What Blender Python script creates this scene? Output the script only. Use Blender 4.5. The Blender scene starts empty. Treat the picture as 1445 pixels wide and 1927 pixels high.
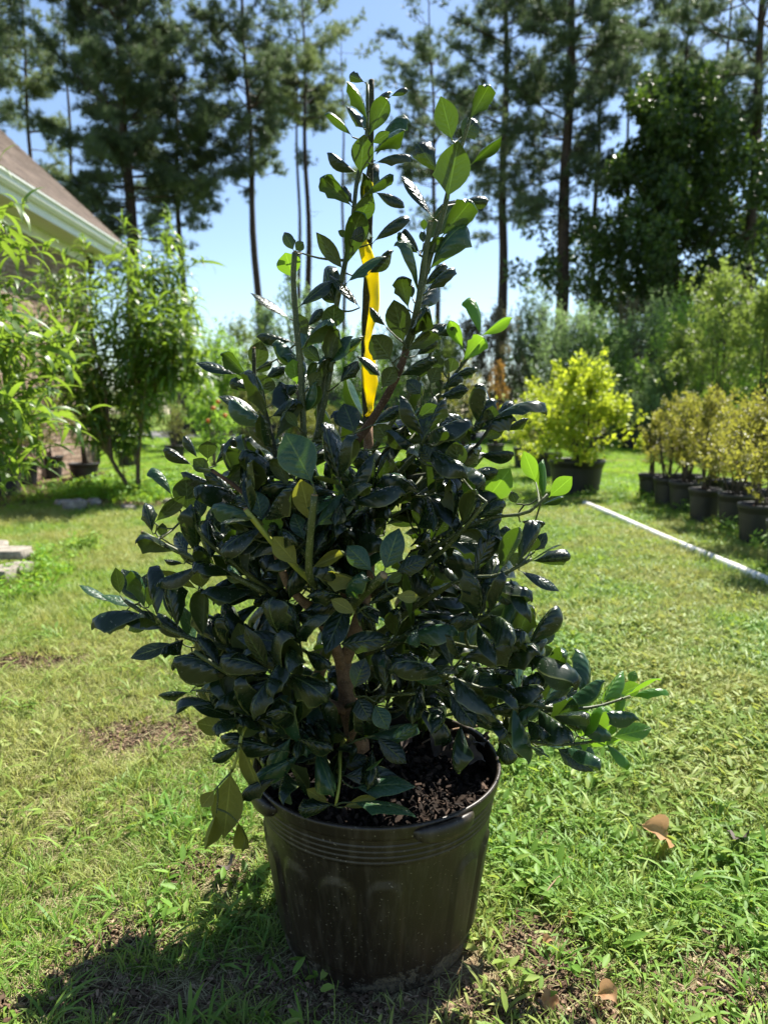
import bpy, math, random
import numpy as np
from mathutils import Vector, Matrix

random.seed(7)
RNG = np.random.default_rng(11)
R = math.radians
PI = math.pi
scene = bpy.context.scene
COL = scene.collection

# ------------------------------------------------------------------ camera
CAMZ, PITCH, FPX, CX, CY = 0.985, R(8.0), 1337.0, 722.5, 963.5
cam_d = bpy.data.cameras.new('camera')
cam = bpy.data.objects.new('camera', cam_d)
COL.objects.link(cam)
cam.location = (0, 0, CAMZ)
cam.rotation_euler = (PI / 2 - PITCH, 0, 0)
cam_d.sensor_fit = 'VERTICAL'
cam_d.sensor_height = 34.6
cam_d.lens = FPX / 1927.0 * 34.6
cam_d.clip_start = 0.05
cam_d.clip_end = 2000
cam_d.dof.use_dof = True
cam_d.dof.focus_distance = 1.25
cam_d.dof.aperture_fstop = 4.0
scene.camera = cam

# ------------------------------------------------------------------ light
SUN_AZ, SUN_EL = R(36), R(54)          # azimuth measured from +Y towards +X
world = bpy.data.worlds.new('World')
scene.world = world
world.use_nodes = True
wn = world.node_tree
wn.nodes.clear()
sky = wn.nodes.new('ShaderNodeTexSky')
sky.sky_type = 'NISHITA'
sky.sun_disc = False
sky.sun_elevation = SUN_EL
sky.sun_rotation = SUN_AZ
sky.altitude = 50
sky.air_density = 1.0
sky.dust_density = 0.3
sky.ozone_density = 1.6
bg = wn.nodes.new('ShaderNodeBackground')
bg.inputs['Strength'].default_value = 0.068
wo = wn.nodes.new('ShaderNodeOutputWorld')
wn.links.new(sky.outputs[0], bg.inputs[0])
wn.links.new(bg.outputs[0], wo.inputs[0])

sun_d = bpy.data.lights.new('sun', 'SUN')
sun = bpy.data.objects.new('sun', sun_d)
COL.objects.link(sun)
sun_d.energy = 5.0
sun_d.angle = R(0.53)
sun_d.color = (1.0, 0.95, 0.86)
SD = Vector((math.sin(SUN_AZ) * math.cos(SUN_EL), math.cos(SUN_AZ) * math.cos(SUN_EL), math.sin(SUN_EL)))
sun.rotation_euler = SD.to_track_quat('Z', 'Y').to_euler()
sun.location = (4, 6, 12)

vs = scene.view_settings
vs.view_transform = 'Standard'
vs.look = 'None'
vs.exposure = 1.55
vs.gamma = 1.0
vs.use_curve_mapping = False
scene.render.engine = 'CYCLES'
scene.cycles.max_bounces = 8
scene.cycles.transparent_max_bounces = 8
scene.cycles.sample_clamp_indirect = 6
scene.cycles.use_denoising = True

# ------------------------------------------------------------------ picture -> place
CP, SP = math.cos(PITCH), math.sin(PITCH)


def ray(px, py):
    a, b = (px - CX) / FPX, (CY - py) / FPX
    return np.array([a, CP + b * SP, -SP + b * CP])


def W(px, py, Y):
    """the point of the pixel's ray at the distance Y ahead of the camera"""
    d = ray(px, py)
    return np.array([0, 0, CAMZ]) + d * (Y / d[1])


def G(px, py):
    """the point of the ground seen at a pixel"""
    d = ray(px, py)
    return np.array([0, 0, CAMZ]) + d * (-CAMZ / d[2])


# ------------------------------------------------------------------ mesh helpers
class Geo:
    def __init__(s):
        s.v, s.f, s.uv, s.var, s.n = [], [], [], [], 0

    def add(s, v, f, uv=None, var=None):
        v = np.asarray(v, dtype=np.float64).reshape(-1, 3)
        s.v.append(v)
        for a in (f if isinstance(f, list) else [f]):
            a = np.asarray(a, dtype=np.int64)
            if a.size:
                s.f.append(a + s.n)
        s.uv.append(np.zeros((len(v), 2)) if uv is None else np.asarray(uv))
        s.var.append(np.full(len(v), 0.5 if var is None else 0.0) + (0 if var is None else var))
        s.n += len(v)
        return s

    def mesh(s, name, origin=(0, 0, 0), smooth=True):
        me = bpy.data.meshes.new(name)
        v = np.concatenate(s.v) - np.asarray(origin)
        loops = np.concatenate([a.ravel() for a in s.f])
        sizes = np.concatenate([np.full(len(a), a.shape[1]) for a in s.f])
        starts = np.concatenate([[0], np.cumsum(sizes)[:-1]])
        me.vertices.add(len(v))
        me.vertices.foreach_set('co', v.ravel())
        me.loops.add(len(loops))
        me.loops.foreach_set('vertex_index', loops.astype(np.int32))
        me.polygons.add(len(sizes))
        me.polygons.foreach_set('loop_start', starts.astype(np.int32))
        me.polygons.foreach_set('loop_total', sizes.astype(np.int32))
        uv = np.concatenate(s.uv)[loops]
        l = me.uv_layers.new(name='uv')
        l.data.foreach_set('uv', uv.ravel().astype(np.float32))
        a = me.attributes.new('var', 'FLOAT', 'POINT')
        a.data.foreach_set('value', np.concatenate(s.var).astype(np.float32))
        me.polygons.foreach_set('use_smooth', np.full(len(sizes), smooth))
        me.update(calc_edges=True)
        me.validate()
        return me


ORG = {}


def origin(o):
    return ORG.get(o.name, np.zeros(3)) if o is not None else np.zeros(3)


def tag(o, label=None, cat=None, group=None, kind=None):
    if label: o['label'] = label
    if cat: o['category'] = cat
    if group: o['group'] = group
    if kind: o['kind'] = kind
    return o


def empty(name, loc, label=None, cat=None, group=None):
    o = bpy.data.objects.new(name, None)
    COL.objects.link(o)
    o.empty_display_size = 0.05
    o.location = tuple(loc)
    ORG[o.name] = np.asarray(loc, dtype=float)
    return tag(o, label, cat, group)


def mk(name, geo, mat, parent=None, smooth=True, kind=None, label=None, base=None):
    """links a Geo (in place coordinates) as one object; top-level ones get their origin at base"""
    og = origin(parent) if parent is not None else (np.asarray(base, dtype=float) if base is not None else np.zeros(3))
    me = geo.mesh(name, og, smooth)
    for m in (mat if isinstance(mat, (list, tuple)) else [mat]):
        me.materials.append(m)
    o = bpy.data.objects.new(name, me)
    COL.objects.link(o)
    if parent is not None:
        o.parent = parent
        ORG[o.name] = og
    else:
        o.location = tuple(og)
        ORG[o.name] = og
    if kind: o['kind'] = kind
    if label: o['label'] = label
    return o


def box(x0, x1, y0, y1, z0, z1, bev=0.0):
    g = Geo()
    if bev <= 0:
        v = np.array([[x, y, z] for x in (x0, x1) for y in (y0, y1) for z in (z0, z1)])
        f = np.array([[0, 1, 3, 2], [4, 6, 7, 5], [0, 4, 5, 1], [2, 3, 7, 6], [0, 2, 6, 4], [1, 5, 7, 3]])
        return v, f
    b = bev
    v, idx = [], {}
    for i, (x, xb) in enumerate(((x0, x0 + b), (x1, x1 - b))):
        for j, (y, yb) in enumerate(((y0, y0 + b), (y1, y1 - b))):
            for k, (z, zb) in enumerate(((z0, z0 + b), (z1, z1 - b))):
                idx[(i, j, k, 0)] = len(v); v.append((x, yb, zb))
                idx[(i, j, k, 1)] = len(v); v.append((xb, y, zb))
                idx[(i, j, k, 2)] = len(v); v.append((xb, yb, z))
    I = lambda i, j, k, a: idx[(i, j, k, a)]
    q = []
    for s in (0, 1):
        q.append([I(s, 0, 0, 0), I(s, 0, 1, 0), I(s, 1, 1, 0), I(s, 1, 0, 0)][::(1 if s == 0 else -1)])
        q.append([I(0, s, 0, 1), I(1, s, 0, 1), I(1, s, 1, 1), I(0, s, 1, 1)][::(1 if s == 0 else -1)])
        q.append([I(0, 0, s, 2), I(0, 1, s, 2), I(1, 1, s, 2), I(1, 0, s, 2)][::(1 if s == 0 else -1)])
    for a in (0, 1):
        for c in (0, 1):
            q.append([I(0, a, c, 1), I(1, a, c, 1), I(1, a, c, 2), I(0, a, c, 2)])
            q.append([I(a, 0, c, 0), I(a, 1, c, 0), I(a, 1, c, 2), I(a, 0, c, 2)])
            q.append([I(a, c, 0, 0), I(a, c, 1, 0), I(a, c, 1, 1), I(a, c, 0, 1)])
    t = [[I(i, j, k, 0), I(i, j, k, 1), I(i, j, k, 2)] for i in (0, 1) for j in (0, 1) for k in (0, 1)]
    return np.array(v, dtype=float), [np.array(q), np.array(t)]


def smooth_path(P, n):
    P = np.asarray(P, dtype=float)
    if len(P) < 3:
        t = np.linspace(0, 1, n)[:, None]
        return P[0] * (1 - t) + P[-1] * t
    d = np.r_[0, np.cumsum(np.linalg.norm(np.diff(P[:, :3], axis=0), axis=1))]
    s = np.linspace(0, d[-1], n)
    out = np.empty((n, P.shape[1]))
    m = np.gradient(P, d, axis=0)
    k = np.clip(np.searchsorted(d, s) - 1, 0, len(P) - 2)
    h = (d[k + 1] - d[k])
    t = ((s - d[k]) / h)[:, None]
    h = h[:, None]
    return ((2 * t**3 - 3 * t**2 + 1) * P[k] + (t**3 - 2 * t**2 + t) * h * m[k] + (-2 * t**3 + 3 * t**2) * P[k + 1] + (t**3 - t**2) * h * m[k + 1])


def tube(P, rad, n=8, cap=True, rough=0.0):
    P = np.asarray(P, dtype=float)
    m = len(P)
    rad = np.broadcast_to(np.asarray(rad, dtype=float), (m,)).copy()
    T = np.gradient(P, axis=0)
    T /= np.linalg.norm(T, axis=1)[:, None] + 1e-12
    up = np.array([0, 0, 1.0]) if abs(T[0][2]) < 0.9 else np.array([1.0, 0, 0])
    N = np.empty_like(P)
    a = np.cross(T[0], up); a /= np.linalg.norm(a)
    for i in range(m):
        a = a - T[i] * a.dot(T[i]); a /= np.linalg.norm(a) + 1e-12
        N[i] = a
    B = np.cross(T, N)
    th = np.linspace(0, 2 * PI, n, endpoint=False)
    rr = rad[:, None] * (1 + rough * (RNG.random((m, n)) - .5))
    v = P[:, None, :] + rr[..., None] * (np.cos(th)[None, :, None] * N[:, None, :] + np.sin(th)[None, :, None] * B[:, None, :])
    v = v.reshape(-1, 3)
    i, j = np.meshgrid(np.arange(m - 1), np.arange(n), indexing='ij')
    j2 = (j + 1) % n
    f = np.stack([i * n + j, i * n + j2, (i + 1) * n + j2, (i + 1) * n + j], -1).reshape(-1, 4)
    uv = np.stack(np.broadcast_arrays(th[None, :] / (2 * PI), np.linspace(0, 1, m)[:, None]), -1).reshape(-1, 2)
    fs = [f]
    if cap:
        fs.append(np.array([list(range(n))[::-1], list(range((m - 1) * n, m * n))]))
    return v, fs, uv


def grid_faces(nr, nc, wrap=False):
    i, j = np.meshgrid(np.arange(nr - 1), np.arange(nc if wrap else nc - 1), indexing='ij')
    j2 = (j + 1) % nc
    return np.stack([i * nc + j, i * nc + j2, (i + 1) * nc + j2, (i + 1) * nc + j], -1).reshape(-1, 4)


def lathe(prof, n=48, c=(0, 0)):
    prof = np.asarray(prof, dtype=float)
    th = np.linspace(0, 2 * PI, n, endpoint=False)
    v = np.stack([c[0] + prof[:, 0][:, None] * np.cos(th), c[1] + prof[:, 0][:, None] * np.sin(th),
                  np.broadcast_to(prof[:, 1][:, None], (len(prof), n))], -1).reshape(-1, 3)
    return v, grid_faces(len(prof), n, True)


def unit(a):
    return a / (np.linalg.norm(a, axis=-1, keepdims=True) + 1e-12)


def frames(d, nrm):
    """columns: x across, y along d, z top normal"""
    y = unit(d)
    z = unit(nrm - (nrm * y).sum(-1, keepdims=True) * y)
    x = np.cross(y, z)
    return np.stack([x, y, z], -1)


def scatter(g, tmpl, M, L, var=None):
    """copies a template (v, f, uv) with 3x3 matrices M and places L into Geo g"""
    v, f, uv = tmpl
    n = len(L)
    if n == 0: return
    V = np.einsum('nij,kj->nki', M, v) + L[:, None, :]
    off = (np.arange(n) * len(v))[:, None, None]
    fs = [(np.asarray(a)[None] + off).reshape(-1, np.asarray(a).shape[1]) for a in (f if isinstance(f, list) else [f])]
    if var is None: var = RNG.random(n)
    g.add(V.reshape(-1, 3), fs, np.tile(uv, (n, 1)), np.repeat(var, len(v)))


def rand_dirs(n):
    return unit(RNG.normal(size=(n, 3)))


# ------------------------------------------------------------------ materials
def new_mat(name):
    m = bpy.data.materials.new(name)
    m.use_nodes = True
    nt = m.node_tree
    nt.nodes.clear()
    out = nt.nodes.new('ShaderNodeOutputMaterial')
    return m, nt, out


class NT:
    """small node shorthand"""
    def __init__(s, nt): s.nt = nt

    def n(s, t, **k):
        x = s.nt.nodes.new(t)
        for a, b in k.items():
            setattr(x, a, b)
        return x

    def put(s, sock, v):
        if isinstance(v, bpy.types.NodeSocket): s.nt.links.new(v, sock)
        elif v is not None:
            if isinstance(v, (tuple, list)) and len(v) == 3 and sock.type == 'RGBA': v = (*v, 1)
            sock.default_value = v

    def math(s, op, a, b=None, c=None, clamp=False):
        x = s.n('ShaderNodeMath', operation=op, use_clamp=clamp)
        s.put(x.inputs[0], a)
        if b is not None: s.put(x.inputs[1], b)
        if c is not None: s.put(x.inputs[2], c)
        return x.outputs[0]

    def mix(s, fac, a, b, blend='MIX'):
        x = s.n('ShaderNodeMix', data_type='RGBA', blend_type=blend)
        s.put(x.inputs[0], fac); s.put(x.inputs[6], a); s.put(x.inputs[7], b)
        return x.outputs[2]

    def noise(s, scale, detail=2, rough=0.5, vec=None, dist=0.0, color=False):
        x = s.n('ShaderNodeTexNoise')
        x.inputs['Scale'].default_value = scale
        x.inputs['Detail'].default_value = detail
        x.inputs['Roughness'].default_value = rough
        x.inputs['Distortion'].default_value = dist
        if vec is not None: s.put(x.inputs['Vector'], vec)
        return x.outputs[1 if color else 0]

    def ramp(s, fac, stops):
        x = s.n('ShaderNodeValToRGB')
        s.put(x.inputs[0], fac)
        e = x.color_ramp.elements
        e[0].position, e[0].color = stops[0][0], (*stops[0][1], 1)
        e[1].position, e[1].color = stops[-1][0], (*stops[-1][1], 1)
        for p, c in stops[1:-1]:
            q = e.new(p); q.color = (*c, 1)
        return x.outputs[0]

    def maprange(s, v, a, b, c=0.0, d=1.0, smooth=False):
        x = s.n('ShaderNodeMapRange')
        if smooth: x.interpolation_type = 'SMOOTHSTEP'
        s.put(x.inputs[0], v)
        for i, q in enumerate((a, b, c, d)): x.inputs[1 + i].default_value = q
        return x.outputs[0]

    def pos(s): return s.n('ShaderNodeNewGeometry').outputs['Position']

    def bump(s, h, strength=0.3, dist=0.01):
        x = s.n('ShaderNodeBump')
        x.inputs['Strength'].default_value = strength
        x.inputs['Distance'].default_value = dist
        s.put(x.inputs['Height'], h)
        return x.outputs[0]

    def bsdf(s, col, rough=0.6, spec=0.5, normal=None, metal=0.0, coat=0.0):
        x = s.n('ShaderNodeBsdfPrincipled')
        s.put(x.inputs['Base Color'], col)
        s.put(x.inputs['Roughness'], rough)
        x.inputs['Specular IOR Level'].default_value = spec
        x.inputs['Metallic'].default_value = metal
        if coat:
            x.inputs['Coat Weight'].default_value = coat
            x.inputs['Coat Roughness'].default_value = 0.15
        if normal is not None: s.put(x.inputs['Normal'], normal)
        return x.outputs[0]


def simple(name, c1, c2, scale=8, rough=0.7, spec=0.3, bump=0.0, bscale=60, bdist=0.003, obj=True, detail=4):
    m, nt, out = new_mat(name)
    N = NT(nt)
    vec = N.n('ShaderNodeTexCoord').outputs['Object'] if obj else N.pos()
    f = N.noise(scale, detail, 0.6, vec)
    f = N.maprange(f, 0.3, 0.7)
    c = N.mix(f, c1, c2)
    nm = N.bump(N.noise(bscale, 4, 0.6, vec), bump, bdist) if bump else None
    nt.links.new(N.bsdf(c, rough, spec, nm), out.inputs[0])
    return m


def foliage_mat(name, dark, light, trans, tw=0.3, rough=0.5, spec=0.35, patch=None, patch_scale=3.0):
    """leaves told apart by the leaf attribute var"""
    m, nt, out = new_mat(name)
    N = NT(nt)
    at = N.n('ShaderNodeAttribute', attribute_name='var').outputs['Fac']
    c = N.mix(at, dark, light)
    if patch is not None:
        p = N.maprange(N.noise(patch_scale, 2, 0.5, N.pos()), 0.52, 0.68)
        c = N.mix(p, c, patch)
    b = N.bsdf(c, rough, spec)
    t = N.n('ShaderNodeBsdfTranslucent')
    N.put(t.inputs[0], N.mix(at, tuple(x * .7 for x in trans), trans))
    mx = N.n('ShaderNodeMixShader')
    mx.inputs[0].default_value = tw
    nt.links.new(b, mx.inputs[1]); nt.links.new(t.outputs[0], mx.inputs[2])
    nt.links.new(mx.outputs[0], out.inputs[0])
    return m


def holly_mat(name, top, top2, under, vein, edge, trans, tw, rough, vary=0.5):
    m, nt, out = new_mat(name)
    N = NT(nt)
    tc = N.n('ShaderNodeTexCoord')
    sx = N.n('ShaderNodeSeparateXYZ'); N.put(sx.inputs[0], tc.outputs['UV'])
    u, v = sx.outputs[0], sx.outputs[1]
    au = N.math('ABSOLUTE', N.math('MULTIPLY_ADD', u, 2.0, -1.0))
    rnd = N.math('FRACT', N.math('ADD', N.n('ShaderNodeObjectInfo').outputs['Random'],
                                 N.n('ShaderNodeAttribute', attribute_name='var').outputs['Fac']))
    q = N.math('ADD', N.math('MULTIPLY_ADD', au, -1.7, N.math('MULTIPLY', v, 6.5)), N.math('MULTIPLY', N.noise(9, 2, .5, tc.outputs['Object']), 1.1))
    wv = N.math('COSINE', N.math('MULTIPLY', q, 2 * PI))
    mid = N.math('SUBTRACT', 1.0, N.maprange(au, 0.02, 0.07), clamp=True)
    lat = N.math('MULTIPLY', N.maprange(wv, 0.90, 0.995), N.maprange(au, 0.95, 0.3))
    nse = N.noise(14, 3, 0.6, tc.outputs['Object'])
    t = N.mix(N.math('ADD', N.math('MULTIPLY', rnd, vary), N.math('MULTIPLY', nse, 0.4)), top, top2)
    t = N.mix(N.math('MULTIPLY', lat, 0.12), t, vein)
    t = N.mix(N.math('MULTIPLY', mid, 0.55), t, vein)
    un = N.mix(N.math('MULTIPLY', rnd, 0.5), under, tuple(x * .62 for x in under))
    un = N.mix(N.math('MULTIPLY', mid, 0.8), un, vein)
    un = N.mix(N.math('MULTIPLY', lat, 0.28), un, vein)
    un = N.mix(N.maprange(nse, .35, .7, 0, .35), un, tuple(x * 1.5 for x in under))
    back = N.n('ShaderNodeNewGeometry').outputs['Backfacing']
    c = N.mix(back, t, un)
    c = N.mix(N.math('MULTIPLY', N.maprange(au, 0.94, 0.99), 0.7), c, edge)
    sp = N.maprange(N.noise(260, 1, 0.4, tc.outputs['Object']), 0.71, 0.74)      # specks of dust
    c = N.mix(N.math('MULTIPLY', sp, 0.35), c, (0.30, 0.30, 0.24))
    rg = N.math('ADD', N.math('MULTIPLY', back, 0.28), N.math('MULTIPLY_ADD', nse, 0.12, rough - 0.06))
    h = N.math('ADD', N.math('MULTIPLY', N.math('MULTIPLY', wv, N.maprange(au, 1.0, .2)), -0.42), N.math('MULTIPLY', mid, -0.8))
    h = N.math('ADD', h, N.math('MULTIPLY', N.noise(45, 3, 0.6, tc.outputs['Object']), 0.5))
    nm = N.bump(h, 0.55, 0.0015)
    b = N.bsdf(c, rg, 0.5, nm)
    tr = N.n('ShaderNodeBsdfTranslucent')
    N.put(tr.inputs[0], N.mix(N.math('MULTIPLY', mid, 0.6), trans, tuple(min(1, x * 1.6) for x in trans)))
    mx = N.n('ShaderNodeMixShader')
    mx.inputs[0].default_value = tw
    nt.links.new(b, mx.inputs[1]); nt.links.new(tr.outputs[0], mx.inputs[2])
    nt.links.new(mx.outputs[0], out.inputs[0])
    return m


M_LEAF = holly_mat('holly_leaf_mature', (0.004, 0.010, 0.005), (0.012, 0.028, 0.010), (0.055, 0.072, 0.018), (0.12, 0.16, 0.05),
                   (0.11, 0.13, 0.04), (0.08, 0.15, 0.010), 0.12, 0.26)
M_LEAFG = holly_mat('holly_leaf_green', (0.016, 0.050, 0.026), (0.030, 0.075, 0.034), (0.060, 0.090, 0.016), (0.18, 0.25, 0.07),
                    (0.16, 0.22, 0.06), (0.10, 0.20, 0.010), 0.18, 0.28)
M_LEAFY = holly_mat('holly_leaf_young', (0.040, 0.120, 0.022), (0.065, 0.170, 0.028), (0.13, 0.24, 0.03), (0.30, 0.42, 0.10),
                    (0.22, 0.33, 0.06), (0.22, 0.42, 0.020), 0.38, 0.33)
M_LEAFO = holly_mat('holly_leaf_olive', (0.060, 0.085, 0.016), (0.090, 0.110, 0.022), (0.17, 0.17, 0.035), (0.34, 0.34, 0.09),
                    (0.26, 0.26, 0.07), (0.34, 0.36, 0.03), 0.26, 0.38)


def stem_mat():
    m, nt, out = new_mat('holly_stem_green')
    N = NT(nt)
    vec = N.n('ShaderNodeTexCoord').outputs['Object']
    n1 = N.noise(25, 3, 0.6, vec)
    c = N.mix(N.maprange(n1, .35, .65), (0.030, 0.045, 0.010), (0.070, 0.085, 0.018))
    n2 = N.maprange(N.noise(420, 2, .5, vec), .60, .68)
    c = N.mix(n2, c, (0.25, 0.23, 0.14))
    nt.links.new(N.bsdf(c, .5, .4, N.bump(n2, .4, .0006)), out.inputs[0])
    return m


def bark_mat(name, a, b, lent, scale=60):
    m, nt, out = new_mat(name)
    N = NT(nt)
    vec = N.n('ShaderNodeTexCoord').outputs['Object']
    n1 = N.noise(scale, 5, 0.65, vec)
    c = N.mix(N.maprange(n1, .3, .7), a, b)
    n2 = N.maprange(N.noise(scale * 6, 2, .5, vec), .60, .68)
    c = N.mix(n2, c, lent)
    h = N.math('ADD', n1, N.math('MULTIPLY', n2, .6))
    nt.links.new(N.bsdf(c, .8, .25, N.bump(h, .7, .0025)), out.inputs[0])
    return m


M_STEM = stem_mat()
M_STEMY = simple('holly_stem_yellow', (0.20, 0.24, 0.035), (0.30, 0.30, 0.05), 30, .45, .4)
M_STEMD = bark_mat('holly_main_stem', (0.016, 0.018, 0.010), (0.040, 0.045, 0.020), (0.14, 0.13, 0.08), 50)
M_TRUNK = bark_mat('holly_bark', (0.11, 0.066, 0.038), (0.30, 0.185, 0.11), (0.34, 0.24, 0.16), 75)
M_BARKD = bark_mat('holly_brown_branch', (0.06, 0.032, 0.020), (0.13, 0.075, 0.045), (0.22, 0.15, 0.10), 50)
M_CUT = simple('cut_wood', (0.30, 0.21, 0.11), (0.16, 0.10, 0.05), 120, .8, .2)

# ------------------------------------------------------------------ leaf templates
def holly_leaf(bend=0.5, roll=0.35, spines=0, wide=0.5, shape=1.0, twist=0.0, tipcurl=0.0, nu=6, nv=13, seed=0):
    r = random.Random(seed)
    vs_ = [0, .03, .075] + list(np.linspace(.11, .93, nv - 5)) + [.965, 1.0]
    vs_ = np.array(vs_)
    nv = len(vs_)
    U = np.linspace(-1, 1, nu + 1)
    th = bend * np.clip((vs_ - .06) / .94, 0, 1) ** 1.4 + tipcurl * np.clip((vs_ - .72) / .28, 0, 1) ** 2
    ds = np.diff(vs_, prepend=0)
    yy = np.cumsum(ds * np.cos(th)); zz = -np.cumsum(ds * np.sin(th))
    b = np.clip((vs_ - .075) / .925, 0, 1)
    hw = (np.sin(PI * b ** shape) ** 0.80) * wide / 2 * (1 - .35 * np.clip((b - .7) / .3, 0, 1) ** 2)
    hw[0] = hw[1] = .012; hw[2] = .013
    hw[-2] = wide * 0.07; hw[-1] = 0.004
    P = np.zeros((nv, nu + 1, 3)); UV = np.zeros((nv, nu + 1, 2))
    sp_rows = {}
    if spines:
        rows = [k for k in range(5, nv - 2)]
        for side in (0, nu):
            for k in r.sample(rows, min(spines, len(rows))):
                sp_rows[(k, side)] = 1
    for i in range(nv):
        for j in range(nu + 1):
            u = U[j]
            w = hw[i]
            x = u * w
            dz = -roll * (abs(u) ** 2.2) * w * (1.0 if b[i] > 0 else 0)
            dz += .05 * abs(u) * w                       # sunken midrib
            x *= (1 - .22 * roll * abs(u))
            if (i, j) in sp_rows:
                x *= 1.30; dz -= .035
            x_, z_ = x, dz
            tw = twist * vs_[i]
            x_, z_ = x * math.cos(tw) - dz * math.sin(tw), x * math.sin(tw) + dz * math.cos(tw)
            P[i, j] = (x_, yy[i] + z_ * math.sin(th[i]), zz[i] + z_ * math.cos(th[i]))
            UV[i, j] = ((u + 1) / 2, b[i])
    return P.reshape(-1, 3), grid_faces(nv, nu + 1)[:, ::-1].copy() if False else grid_faces(nv, nu + 1), UV.reshape(-1, 2)


HT = []
for k in range(14):
    r = random.Random(100 + k)
    HT.append(holly_leaf(bend=r.uniform(.15, 1.35), roll=r.uniform(.35, 1.35), spines=[0, 0, 1, 2, 2, 3][k % 6], wide=.5, shape=r.uniform(.85, 1.15),
                         twist=r.uniform(-.6, .6), tipcurl=r.choice([0, .5, 1.0, 1.8]), seed=k))
HFLAT = [holly_leaf(bend=b_, roll=r_, spines=s_, wide=.5, shape=sh, twist=t_, tipcurl=c_, seed=40 + i) for i, (b_, r_, s_, sh, t_, c_) in enumerate(
    [(.15, .12, 0, 1.1, .05, .3), (.2, .18, 0, 1.0, -.08, .2), (.3, .2, 1, .95, .1, .6), (.12, .25, 0, 1.2, 0, .4)])]


def fix_normals(t):
    v, f, uv = t
    a, b, c = v[f[:, 0]], v[f[:, 1]], v[f[:, 3]]
    nz = np.cross(b - a, c - a)[:, 2]
    return (v, f, uv) if nz.mean() > 0 else (v, f[:, ::-1].copy(), uv)


HT = [fix_normals(t) for t in HT]
HFLAT = [fix_normals(t) for t in HFLAT]


def lance_leaf(w=.18, bend=1.3, n=6, fold=.35, nu=2):
    vs_ = np.linspace(0, 1, n + 1)
    th = bend * vs_ ** .9 - .25
    yy = np.cumsum(np.r_[0, np.cos(th[1:]) / n]); zz = -np.cumsum(np.r_[0, np.sin(th[1:]) / n])
    hw = w / 2 * np.sin(PI * np.clip(vs_ * .97 + .03, 0, 1) ** .85) ** .8
    hw[0] = .012; hw[-1] = .004
    P, UV = [], []
    for i in range(n + 1):
        for u in np.linspace(-1, 1, nu + 1):
            P.append((u * hw[i], yy[i], zz[i] + fold * abs(u) * hw[i])); UV.append(((u + 1) / 2, vs_[i]))
    return fix_normals((np.array(P), grid_faces(n + 1, nu + 1), np.array(UV)))


QUAD = (np.array([[0, 0, 0], [.28, .45, .05], [0, 1, -.08], [-.28, .45, .05]]), np.array([[0, 1, 2, 3]]), np.array([[.5, 0], [1, .5], [.5, 1], [0, .5]]))
OVAL = (np.array([[0, 0, 0], [.24, .22, .04], [.30, .55, .03], [.14, .88, -.03], [0, 1, -.08], [-.14, .88, -.03], [-.30, .55, .03], [-.24, .22, .04], [0, .5, -.02]]),
        np.array([[8, 0, 1], [8, 1, 2], [8, 2, 3], [8, 3, 4], [8, 4, 5], [8, 5, 6], [8, 6, 7], [8, 7, 0]]),
        np.array([[.5, 0], [.9, .2], [1, .5], [.7, .9], [.5, 1], [.3, .9], [0, .5], [.1, .2], [.5, .5]]))

# ================================================================== SETTING: ground
BARE = [(G(270, 1388)[:2], .17, .07), (G(345, 1372)[:2], .09, .05), (G(60, 1252)[:2], .16, .07), (G(1010, 1775)[:2], .07, .04), (G(1330, 1830)[:2], .09, .04),
        (G(1080, 1850)[:2], .10, .04), (G(250, 1760)[:2], .07, .035), (G(180, 1870)[:2], .10, .05), (G(330, 1900)[:2], .11, .05), (G(1130, 1915)[:2], .10, .04),
        (G(400, 1640)[:2], .07, .04), (G(275, 948)[:2], .55, .35), ((-4.35, 9.3), .9, 1.9), (G(1390, 1900)[:2], .09, .04), (G(720, 1850)[:2], .20, .10)]


def bare(x, y):
    b = np.zeros_like(x)
    for (c, rx, ry) in BARE:
        d = ((x - c[0]) / rx / 1.25) ** 2 + ((y - c[1]) / ry / 1.25) ** 2
        b = np.maximum(b, np.clip(1.5 - d, 0, 1))
    return b


def ground_h(x, y):
    return (0.010 * np.sin(x * 2.1 + y * .7) * np.cos(y * 1.3) + .004 * np.sin(x * 9 + 1) * np.cos(y * 11)) * np.clip(np.hypot(x, y - 1.26) / .5 - .5, 0, 1)


def lawn_mat():
    m, nt, out = new_mat('lawn_soil')
    N = NT(nt)
    p = N.pos()
    sy = N.n('ShaderNodeSeparateXYZ'); N.put(sy.inputs[0], p)
    n1 = N.noise(26, 6, .7, p)
    soil = N.ramp(n1, [(.3, (.045, .032, .018)), (.5, (.115, .085, .048)), (.7, (.22, .175, .10))])
    n2 = N.noise(2.2, 4, .6, p)
    n3 = N.noise(60, 4, .7, p)
    gr = N.ramp(n3, [(.3, (.035, .075, .010)), (.5, (.095, .185, .022)), (.72, (.18, .28, .05))])
    yl = N.ramp(n3, [(.3, (.075, .090, .02)), (.5, (.17, .200, .045)), (.72, (.29, .30, .09))])
    gr = N.mix(N.maprange(n2, .42, .62), gr, yl)
    far = N.maprange(sy.outputs[1], 1.5, 5.0, .45, .95)
    att = N.n('ShaderNodeAttribute', attribute_name='var').outputs['Fac']
    far = N.math('MULTIPLY', far, N.math('SUBTRACT', 1.0, att))
    c = N.mix(far, soil, gr)
    c = N.mix(N.math('MULTIPLY', att, .7), c, N.ramp(n1, [(.3, (.06, .038, .022)), (.5, (.17, .115, .07)), (.7, (.30, .22, .145))]))
    h = N.math('ADD', N.noise(90, 5, .7, p), N.math('MULTIPLY', n1, 2))
    nt.links.new(N.bsdf(c, .95, .1, N.bump(h, .9, .008)), out.inputs[0])
    return m


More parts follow.
